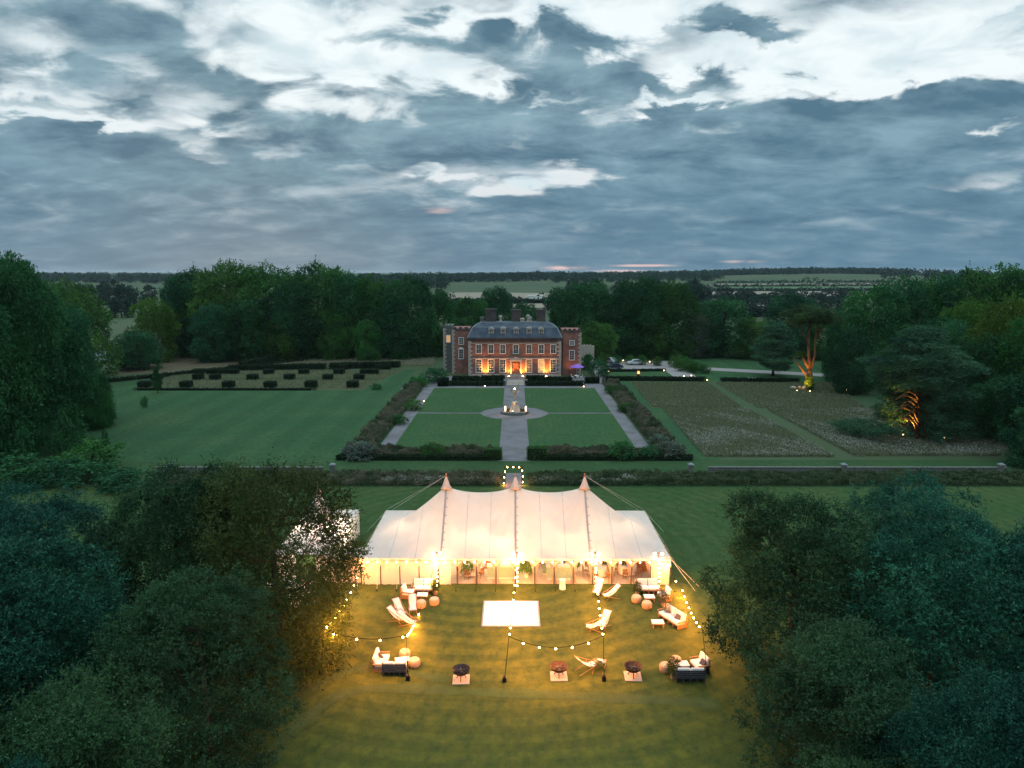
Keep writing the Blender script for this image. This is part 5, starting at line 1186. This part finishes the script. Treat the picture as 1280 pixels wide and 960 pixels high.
for x, y in ((-3.6, -3.7), (6.9, -3.9), (9.4, -3.6), (3.2, -2.3), (-.2, -2.6)):
    for q in range(6):
        a = q*math.pi/3+.2; lb = 'wooden dining chair at a round table inside the marquee'
        if dc is None:
            dc = thing('dining_chair', lb, 'chair', (0, 0, 0), 0, 'wooden dining chairs inside the marquee')
            MB().box((0, 0, .45), (.42, .42, .05)).build('seat', WOOD, dc); MB().box((0, .2, .72), (.40, .03, .42)).build('backrest', WOOD, dc)
            for sx in (-1, 1):
                for sy in (-1, 1): MB().tube([(sx*.18, sy*.18, 0), (sx*.18, sy*.18, .43)], .02, 6).build('leg', WOOD, dc)
            c = dc
        else: c = dup(dc)
        c.location = L2W(x+1.12*math.cos(a), y+1.12*math.sin(a), .04); c.rotation_euler = (0, 0, a-math.pi/2)
# ------------------------------------------------------------------ second tent
ex = x_at(449, 62, EAV); Y2 = at(398, 640, EAV).y; 
P2y = yc; PK2 = height_at(611, P2y); S2x = x_at(397, P2y, PK2); HW2 = abs(x_at(449, at(449, 637, EAV+.2).y, EAV)-S2x); HD2y = at(449, 637, EAV+.2).y-P2y
t2 = thing('small_tent', 'smaller cream peaked tent half hidden behind the open crowned tree', 'tent', (S2x, P2y, 0))
g = []
for j in range(41):
    y = -HD2y+2*HD2y*j/40; row = []
    for i in range(41):
        x = -HW2+2*HW2*i/40; f = (1-(abs(x)/HW2)**1.15)*(1-(abs(y)/HD2y)**1.05)
        rr = math.hypot(x, y); row.append((x, y, EAV+.2+(1.7*max(0, f)**1.0)+(PK2-EAV-1.9)*math.exp(-rr/1.3)*max(0, f)**.4))
    g.append(row)
MB().sheet(g).build('roof_canvas', CANVAS, t2, smooth=True)
MB().lathe([(.35, -.35), (.2, .1), (.08, .5), (.03, .8)], (0, 0, PK2), 12).build('pole_bonnet', CANVAS, t2, smooth=True); MB().tube([(0, 0, 0), (0, 0, PK2+.9)], .06, 8).build('king_pole', WOOD, t2)
def wall2(p0, p1, par, h=EAV+.2):
    L = math.hypot(p1[0]-p0[0], p1[1]-p0[1]); n = int(L*4)+2; g = [[], []]
    for i in range(n+1):
        f = i/n; w = .04*math.sin(i*1.9); x, y = p0[0]+(p1[0]-p0[0])*f, p0[1]+(p1[1]-p0[1])*f; g[0].append((x+w, y+w, 0)); g[1].append((x, y, h))
    MB().sheet(g).build('side_wall', CANVAS_W, par)
wall2((-HW2, HD2y), (HW2, HD2y), t2); wall2((-HW2, -HD2y), (-HW2, HD2y), t2); wall2((HW2, -HD2y), (HW2, HD2y), t2); wall2((-HW2, -HD2y), (-HW2*.2, -HD2y), t2)
for sx in (-1, 0, 1):
    for sy in (-1, 1): MB().tube([(sx*HW2, sy*HD2y, 0), (sx*HW2, sy*HD2y, EAV+.2)], .045, 8).build('side_pole', WOOD_D, t2)
lp = thing('pendant_lamp', 'lamp hanging inside the small left tent', 'lamp', (S2x+.8, P2y-.5, 2.9)); MB().lathe([(.1, .3), (.3, .1), (.4, -.1), (.38, -.1)], n=14).build('lamp_shade', WICKER, lp); MB().lathe([(.02, -.12), (.09, 0), (.02, .12)], n=8).build('bulb', BULB_S, lp); MB().tube([(0, 0, .3), (0, 0, 1.2)], .01, 5).build('cord', CABLE, lp); point(lp, (0, 0, -.4), INT_W*4, (1, .75, .55), .2)
# link canopy between tents
lk = thing('link_canopy', 'low canvas canopy joining the small tent to the left end of the marquee', 'canopy', (0, 0, 0))
xa, xb = S2x+HW2-1.2, MX-HWm-.08; yA, yB = at(445, 697, EAV).y+.2, at(445, 686, EAV).y+.6
g = [[(xa+(xb-xa)*i/8, yA+(yB-yA)*j/6, 2.45-.35*((j-3)/3)**2-.1*math.sin(math.pi*i/8)) for i in range(9)] for j in range(7)]
MB().sheet(g).build('roof_canvas', CANVAS, lk, smooth=True); g = [[(xa+(xb-xa)*i/8, yA, z) for i in range(9)] for z in (0, 2.08)]; MB().sheet(g).build('side_wall', CANVAS_W, lk)
for x in (xa, xb): MB().tube([(x, yA+.06, 0), (x, yA+.06, 2.1)], .045, 8).build('side_pole', WOOD_D, lk)
# white catering trailer glimpsed through the tree
a = at(360, 772); ct = thing('catering_tent', 'white lit catering gazebo glimpsed through the open crowned tree', 'gazebo', (a.x, a.y, 0))
g = [[(-1.8+3.6*i/12, -1.5+3*j/12, 2.2+.9*(1-max(abs(i-6)/6, abs(j-6)/6))) for i in range(13)] for j in range(13)]
MB().sheet(g).build('roof_canvas', CANVAS, ct); MB().box((0, 1.45, 1.1), (3.5, .03, 2.2)).build('back_wall', CANVAS_W, ct)
for sx in (-1, 1):
    for sy in (-1, 1): MB().tube([(sx*1.75, sy*1.42, 0), (sx*1.75, sy*1.42, 2.2)], .04, 8).build('side_pole', METAL_D, ct)
point(ct, (0, -.3, 1.9), 160, (1, .85, .75), .2)
# ================================================================== FESTOON LIGHTS
bulb_me = None
def festoon(pts, spacing, label, sag=0., off0=.5, lights=285, skip=None, group='festoon strings over the lawn', r=.045, m=None):
    """cable through pts with a bulb every spacing metres"""
    global bulb_me
    P = [Vector(p) for p in pts]; path = []
    for a, b in zip(P[:-1], P[1:]):
        n = max(6, int((b-a).length*3))
        for i in range(n): f = i/n; q = a.lerp(b, f); q.z -= sag*4*f*(1-f); path.append(q)
    path.append(P[-1]); t = thing('festoon_string', label, 'string lights', (0, 0, 0), 0, group)
    MB().tube(path, .02, 4).build('cable', CABLE, t)
    if bulb_me is None:
        o = MB().lathe([(.03, -.1*.9), (.085, -.055), (.1, 0), (.075, .06), (.03, .1)], n=8).build('bulb', BULB, t, smooth=True); bulb_me = o.data; bpy.data.objects.remove(o)
    d = off0; acc = 0; k = 0
    for a, b in zip(path[:-1], path[1:]):
        L = (b-a).length
        while d <= acc+L:
            q = a.lerp(b, (d-acc)/L)
            if not (skip and skip(k)):
                o = bpy.data.objects.new('bulb', bulb_me); COL.objects.link(o); o.location = q-Vector((0, 0, .10)); o.parent = t; o.scale = (r/.1*1.25,)*3
                if lights: point(t, q-Vector((0, 0, .28)), lights, (1, .315, .055), .06)
                if m: o.material_slots[0].link = 'OBJECT'; o.material_slots[0].material = m
            d += spacing; k += 1
        acc += L
    return t
def post(pxb, pyb, lean_px, label, h=3.0):
    b = at(pxb, pyb); top = Vector((x_at(lean_px, b.y, h), b.y, h)); t = thing('light_post', label, 'post', (b.x, b.y, 0))
    d = top-b; MB().tube([(0, 0, 0), tuple(d)], .022, 6).build('pole', METAL_D, t); MB().box((0, 0, .17), (.26, .26, .30), taper=.85).build('ballast_weight', METAL_D, t); MB().tube([(0, 0, .34), (0, 0, .42), ], .06, 8).build('socket', METAL_D, t)
    return top
T2 = post(510, 850, 508, 'thin festoon post left of the lower left sofa group'); T3 = post(630.5, 852, 636.5, 'thin leaning festoon post near the left fire bowl'); T4 = post(755, 851, 754.5, 'thin festoon post right of the centre fire bowl')
T1 = post(402, 842, 404, 'festoon post under the open crowned tree'); T5 = post(884, 842, 878, 'festoon post beside the right clump of trees')
def ev(px, z=EAV+.1): return Vector((x_at(px, yf-.1, z), yf-.15, z))
def via(px, py, Y, ):  # a point at distance Y seen in that direction
    return Vector((x_at(px, Y, height_at(py, Y)), Y, height_at(py, Y)))
festoon([ev(455), T1], 1.15, 'festoon string from the left corner of the marquee to the post under the tree', .75)
festoon([ev(546), via(530, 748, yf-3.2), via(518, 778, yf-7), T2], 1.35, 'festoon string from the left peak of the marquee down to the left post', .12)
festoon([ev(646), T3], 1.25, 'festoon string from the middle of the marquee over the dance floor', .55)
festoon([ev(744), T4], 1.25, 'festoon string from the right peak of the marquee to the right post', .65)
festoon([ev(833), via(852, 733, yf-1.8), T5], 1.35, 'festoon string from the right corner of the marquee to the trees', .35)
festoon([T1, T2], 1.5, 'festoon string between the two left posts', .45, .7, skip=lambda k: k in (2, ) and False)
festoon([T3, T4], 1.02, 'festoon string slung low between the centre and right posts', .75, .95)
# brighter strings hanging down the front poles
for px, n in ((546, 1), (646, 2), (744, 3), (823, 4)):
    b = ev(px); festoon([b+Vector((.05, -.1, .15)), Vector((b.x+.05, b.y-.35, .25))], .36, 'light string hanging down the %s bright pole of the marquee front' % ORD[n-1], 0, .1, lights=0, group='light strings down the marquee poles', r=.045, m=BULB_M)
    t = thing('floodlight', 'bright floodlight on the eaves at the %s bright pole of the marquee' % ORD[n-1], 'floodlight', (b.x, b.y+.05, b.z+.35), 0, 'floodlights along the marquee eaves')
    MB().box((0, .12, 0), (.20, .08, .16)).build('housing', METAL_D, t); MB().box((-.28, .02, 0), (.16, .08, .14)).build('lens', mat_emit('flood_glow', (1, .72, .38), 60), t); MB().box((.28, .02, 0), (.16, .08, .14)).build('lens', mat_emit('flood_glow', (1, .72, .38), 60), t)
    MB().tube([(0, .1, -.1), (0, .1, -.4)], .03, 6).build('bracket', METAL_D, t)
    point(t, (0, -.5, -.25), FLOOD_W, (1, .46, .15), .12)
festoon([ev(455, EAV-.12)+Vector((0, -.1, 0)), ev(833, EAV-.12)+Vector((0, -.1, 0))], .78, 'row of bulbs along the front eaves of the marquee', 0, .3, lights=0, group='row of bulbs along the eaves', r=.045, m=BULB_S)
# arch of bulbs at the gate behind the marquee
YA = at(0, 606).y; 
gt = thing('light_arch', 'arched frame with two posts carrying bulbs at the gap in the border', 'arch', (x_at(642, YA), YA, 0))
hA = height_at(583, YA)
for sx in (-1, 1): MB().tube([(sx*1.05, 0, 0), (sx*1.05, 0, hA)], .04, 6).build('post', METAL_D, gt)
MB().tube([(-1.05, 0, hA), (1.05, 0, hA)], .03, 6).build('crossbar', METAL_D, gt)
festoon([(gt.location.x-1.15, YA-.1, .3), (gt.location.x-1.1, YA-.05, hA*.55), (gt.location.x-.9, YA, hA), (gt.location.x+.95, YA, hA), (gt.location.x+1.1, YA-.05, hA*.6), (gt.location.x+1.1, YA-.1, .2)], .7, 'string of bulbs over the arch behind the marquee', 0, .1, lights=60, group=None, r=.048)
flat('gate_path', [(gt.location.x-.95, YA-3.5), (gt.location.x+.95, YA-3.5), (gt.location.x+.95, at(0, 591).y), (gt.location.x-.95, at(0, 591).y)], .03, GRAVEL)
# ================================================================== LAWN FURNITURE
df = [at(603.5, 783), at(673.5, 783), at(671.5, 753), at(607, 753)]
t = thing('dance_floor', 'square glossy white dance floor laid on the lawn', 'dance floor', (0, 0, 0)); x0, x1 = df[0].x, df[1].x; y0, y1 = df[0].y, df[2].y
MB().box(((x0+x1)/2, (y0+y1)/2, .05), (x1-x0, y1-y0, .09)).build('floor_panel', WHITE_FLOOR, t)
mb = MB(); cx, cy = (x0+x1)/2, (y0+y1)/2
for s_ in (-1, 1): mb.box((cx+s_*((x1-x0)/2+.06), cy, .04), (.12, y1-y0, .075)); mb.box((cx, cy+s_*((y1-y0)/2+.06), .04), (x1-x0+.24, .12, .075))
mb.build('edge_ramp', LEAD, t)
mb = MB()
for k in range(1, 4): mb.box((x0+(x1-x0)*k/4, cy, .096), (.025, y1-y0, .006))
for k in range(1, 4): mb.box((cx, y0+(y1-y0)*k/4, .0965), (x1-x0, .025, .0055))
mb.build('panel_joints', LEAD, t)
def sofa(px, py, rz, label, W=1.7, back=True, dark=False, cush=None, throw=False, arms=True, one=False):
    a = at(px, py); t = thing('sofa' if W > 1.2 else 'armchair', label, 'sofa' if W > 1.2 else 'armchair', (a.x, a.y, 0), rz)
    fm = WOOD_D if dark else WOOD
    mb = MB()
    for k in range(5): mb.box((-W/2+.06+(W-.12)*k/4, 0, .14), (.08, .78, .22))
    mb.box((0, 0, .28), (W, .82, .06)); mb.build('frame', fm, t)
    mb = MB()
    for k in range(4): mb.box((0, .44, .36+.14*k), (W, .05, .10))
    for s_ in (-1, 1): mb.box((s_*(W/2-.04), .40, .45), (.08, .08, .9))
    mb.build('back_slats', fm, t)
    if arms:
        for s_ in (-1, 1): MB().box((s_*(W/2+.02), 0, .56), (.09, .85, .06)).build('armrest', fm, t)
    n = 1 if W < 1.2 else 2
    for k in range(n):
        w = (W-.1)/n; x = -W/2+.05+w*(k+.5)
        MB().box((x, -.04, .40), (w-.03, .74, .18)).build('seat_cushion', CUSH, t, bevel=.05)
        Mx = Matrix.Translation((x, .32, .72)) @ Matrix.Rotation(-.22, 4, 'X'); MB().box((0, 0, 0), (w-.05, .18, .50), Mx).build('back_cushion', CUSH, t, bevel=.06)
    if throw: 
        Mx = Matrix.Translation((W*.22, .1, .60)) @ Matrix.Rotation(-.6, 4, 'X') @ Matrix.Rotation(.4, 4, 'Z'); MB().box((0, 0, 0), (.42, .14, .42), Mx).build('scatter_cushion', CUSH_G, t, bevel=.06)
    return t
def pouf(px, py, label, s=1.0):
    a = at(px, py); t = thing('pouf', label, 'pouf', (a.x, a.y, 0), 0, 'round woven poufs on the lawn'); t.scale = (s,)*3
    MB().lathe([(.30, 0), (.37, .06), (.39, .22), (.38, .40), (.33, .46), (.05, .48)], n=24).build('body', WICKER, t, smooth=True); MB().lathe([(.33, .455), (.30, .51), (.04, .525)], n=24).build('pad', mat('pad_cloth', (.62, .42, .28), (.5, .34, .22)), t)
def coffee_table(px, py, rz, label, W=.95):
    a = at(px, py); t = thing('coffee_table', label, 'table', (a.x, a.y, 0), rz, 'pallet coffee tables on the lawn')
    MB().box((0, 0, .36), (W, .62, .05)).build('table_top', CUSH, t)
    mb = MB()
    for k in range(3): mb.box((0, -.25+.25*k, .30), (W-.06, .09, .07))
    mb.build('frame', WOOD, t)
    for sx in (-1, 1):
        for sy in (-1, 1): MB().box((sx*(W/2-.07), sy*.25, .13), (.08, .08, .26)).build('leg', WOOD, t)
def deck_chair(px, py, rz, label, flat_=0.):
    a = at(px, py); t = thing('deck_chair', label, 'deck chair', (a.x, a.y, 0), rz, 'white sling deck chairs on the lawn')
    w = .58
    for s_ in (-1, 1):
        MB().tube([(s_*w/2, -.75, .38), (s_*w/2, .62, 1.05)], .022, 6).build('long_rail', WOOD, t); MB().tube([(s_*(w/2-.04), -.55, .0), (s_*(w/2-.04), -.2, .65)], .02, 6).build('leg', WOOD, t); MB().tube([(s_*(w/2+.03), .55, .0), (s_*(w/2+.03), -.70, .42)], .02, 6).build('leg', WOOD, t)
    MB().tube([(-w/2, -.75, .38), (w/2, -.75, .38)], .022, 6).build('crossbar', WOOD, t); MB().tube([(-w/2, .62, 1.05), (w/2, .62, 1.05)], .022, 6).build('crossbar', WOOD, t)
    g = []
    for i in range(13):
        f = i/12; y = -.75+1.37*f; z = .38+.67*f-.26*math.sin(math.pi*min(1, f*1.05))*(1-.35*f); g.append([(-w/2+.02, y, z), (w/2-.02, y, z)])
    o = MB().sheet(g).build('sling', CUSH, t, smooth=True); so = o.modifiers.new('solid', 'SOLIDIFY'); so.thickness = .02
    return t
def fire_bowl(px, py, py2, label, lb2, m=RUST):
    a = at(px, py2); s_ = thing('stone_slab', lb2, 'slab', (a.x, a.y, 0), R(random.uniform(-4, 4))); MB().box((0, 0, .03), (1.05, 1.05, .06)).build('slab', SLAB, s_, bevel=.01)
    t = thing('fire_bowl', label, 'fire bowl', (a.x, a.y, .06))
    MB().lathe([(.08, .30), (.30, .36), (.48, .50), (.56, .68), (.58, .70), (.54, .69), (.44, .52), (.26, .42), (.02, .38)], n=28).build('bowl', m, t, smooth=True)
    for k in range(3):
        q = k*2.094+.5; MB().tube([(.34*math.cos(q), .34*math.sin(q), 0), (.14*math.cos(q), .14*math.sin(q), .36)], .025, 6).build('leg', METAL_D, t)
    mb = MB()
    for k in range(6): q = random.uniform(0, 3.1); mb.tube([(-.26*math.cos(q), -.26*math.sin(q), .47+.03*k), (.26*math.cos(q), .26*math.sin(q), .50+.03*k)], .035, 6)
    mb.build('charred_logs', mat('charred_wood', (.03, .025, .022), (.10, .095, .09), 9), t)
D = R
# group by the marquee, left
sofa(510, 746, D(80), 'small cream armchair left of the upper left sofa', 1.0); sofa(529, 740, D(0), 'cream sofa against the left marquee wall facing the lawn', 1.7); coffee_table(528, 748.5, 0, 'coffee table in front of the upper left sofa', .8)
pouf(526.5, 759, 'woven pouf in front of the upper left coffee table'); pouf(543, 755.5, 'woven pouf right of the upper left coffee table')
deck_chair(516, 763, D(10), 'white deck chair nearest the upper left pouf'); deck_chair(499, 768, D(35), 'white deck chair in the middle of the left trio'); deck_chair(495, 777, D(65), 'white deck chair lower left in the left trio'); deck_chair(508, 782, D(70), 'low white deck chair at the bottom of the left trio, under the bulbs')
# lower left group
sofa(477, 833, D(90), 'cream sofa with a grey cushion at the lower left, side on', 1.5, throw=True); sofa(494, 841, D(180), 'dark slatted sofa seen from behind at the lower left', 1.5, dark=True); coffee_table(503, 831, D(15), 'pale coffee table between the lower left sofas and poufs', .9); pouf(506, 822, 'woven pouf at the top of the lower left group'); pouf(518, 833, 'woven pouf right of the lower left coffee table')
# right group by the marquee
sofa(810, 740, 0, 'cream two seat sofa at the upper right facing the lawn', 1.75); sofa(830, 749, D(-80), 'cream armchair right of the upper right sofa', 1.0, throw=False); coffee_table(811.5, 751, 0, 'pale coffee table in front of the upper right sofa', .8); pouf(795.5, 752.5, 'woven pouf left of the upper right coffee table'); pouf(808.5, 760, 'woven pouf below the upper right coffee table')
deck_chair(748, 742, D(-25), 'white deck chair standing under the right bright pole'); deck_chair(765, 748, D(-70), 'white deck chair seen side on near the right bright pole'); deck_chair(746, 789, D(-95), 'white deck chair under the right string, left one of the pair'); deck_chair(755.5, 784, D(-30), 'white deck chair under the right string, right one of the pair')
# long sofa on the right and its table
sofa(840, 778, D(-62), 'long cream sofa at the right with a dark grey cushion', 2.2, throw=True); coffee_table(822, 783, 0, 'small pale table left of the long right sofa', .85)
# lower right group
pouf(831.5, 839, 'woven pouf at the far left of the lower right group'); pouf(844.5, 831, 'woven pouf at the top of the lower right group'); coffee_table(851.5, 836, D(5), 'coffee table behind the dark sofa at the lower right', .9); sofa(874, 837, D(-75), 'cream armchair at the right of the lower right group', 1.1, throw=True); sofa(861, 849, D(180), 'dark sofa seen from behind at the lower right', 1.8, dark=True)
fire_bowl(576.5, 841, 850, 'black fire bowl at the left end of the row', 'pale slab under the left fire bowl', METAL_D); fire_bowl(698.5, 838, 846, 'rusty fire bowl in the centre of the row', 'pale slab under the centre fire bowl'); fire_bowl(791, 838, 846, 'rusty fire bowl at the right end of the row', 'pale slab under the right fire bowl')
deck_chair(731, 839, D(115), 'deck chair turned away, right of the centre fire bowl'); deck_chair(749, 838, D(160), 'deck chair beside the right festoon post')
a = at(703, 736); t = thing('pedestal_stand', 'small white draped stand in front of the right bar', 'stand', (a.x, a.y, 0)); MB().lathe([(.26, 0), (.22, .5), (.24, .7), (.2, .74)], n=14).build('drape', CUSH, t); MB().lathe([(.27, .745), (.27, .78)], n=14).build('top', WHITEP, t)
def side_plant(px, py, s, label, m):
    a = at(px, py); q = SHRUB.place(a.x, a.y, .9*s, .36*s, label, 'potted_plant', 'plant', None, None, m); q.location.z = .22
    o = MB().lathe([(.13, -.22), (.18, .04), (.15, .05)], n=12).build('pot', WICKER, q); o.scale = (1/q.scale[0], 1/q.scale[1], 1/q.scale[2])
side_plant(544, 743, 1.0, 'potted plant right of the upper left sofa', LEAF_O); side_plant(796.5, 744, .9, 'potted plant left of the upper right sofa', LEAF_O); side_plant(829, 758, 1.1, 'flowering potted plant in front of the upper right armchair', LEAF_P); side_plant(841, 848, 1.2, 'potted plant left of the dark sofa at the lower right', LEAF_O); side_plant(835, 772, .8, 'potted grass behind the long right sofa', LEAF_P)
track([(300, 935), (350, 885), (420, 845), (470, 835), (560, 850)], .8, .012); track([(330, 955), (380, 900), (450, 862), (600, 865), (760, 872), (900, 880)], .9, .012)
# tied-back curtains between the front poles
CURT = mat_cloth('curtain', (.50,.42,.34), .3)
for i in list(range(5, NB-1)):
    for s_ in (-1, 1):
        x = -HWm+BW*i+(BW if s_ < 0 else 0); g = []
        for k in range(9):
            z = EAV-.25-k*.245; w = .34*(abs(k-5)/5)**1.2+.07; g.append([(x+s_*.05, -HDp+.22, z), (x+s_*(.05+w*.5), -HDp+.30, z), (x+s_*(.05+w), -HDp+.22, z)])
        MB().sheet(g).build('curtain', CURT, mq, smooth=True)
# ================================================================== HAZE
def build_haze():
    m, nt, N, K = new_mat('haze_air'); o = N('ShaderNodeOutputMaterial'); v = N('ShaderNodeVolumePrincipled')
    v.inputs['Color'].default_value = (.80, .92, 1, 1); v.inputs['Density'].default_value = HAZE_D; v.inputs['Anisotropy'].default_value = .1
    K(v.outputs[0], o.inputs['Volume'])
    h = MB().box((0, 7000, 22), (28600, 14700, 50)).build('haze', m); h['kind'] = 'stuff'; h['label'] = 'thin even evening haze over the whole park'; h['category'] = 'haze'
HAZE_D = .00004
build_haze()
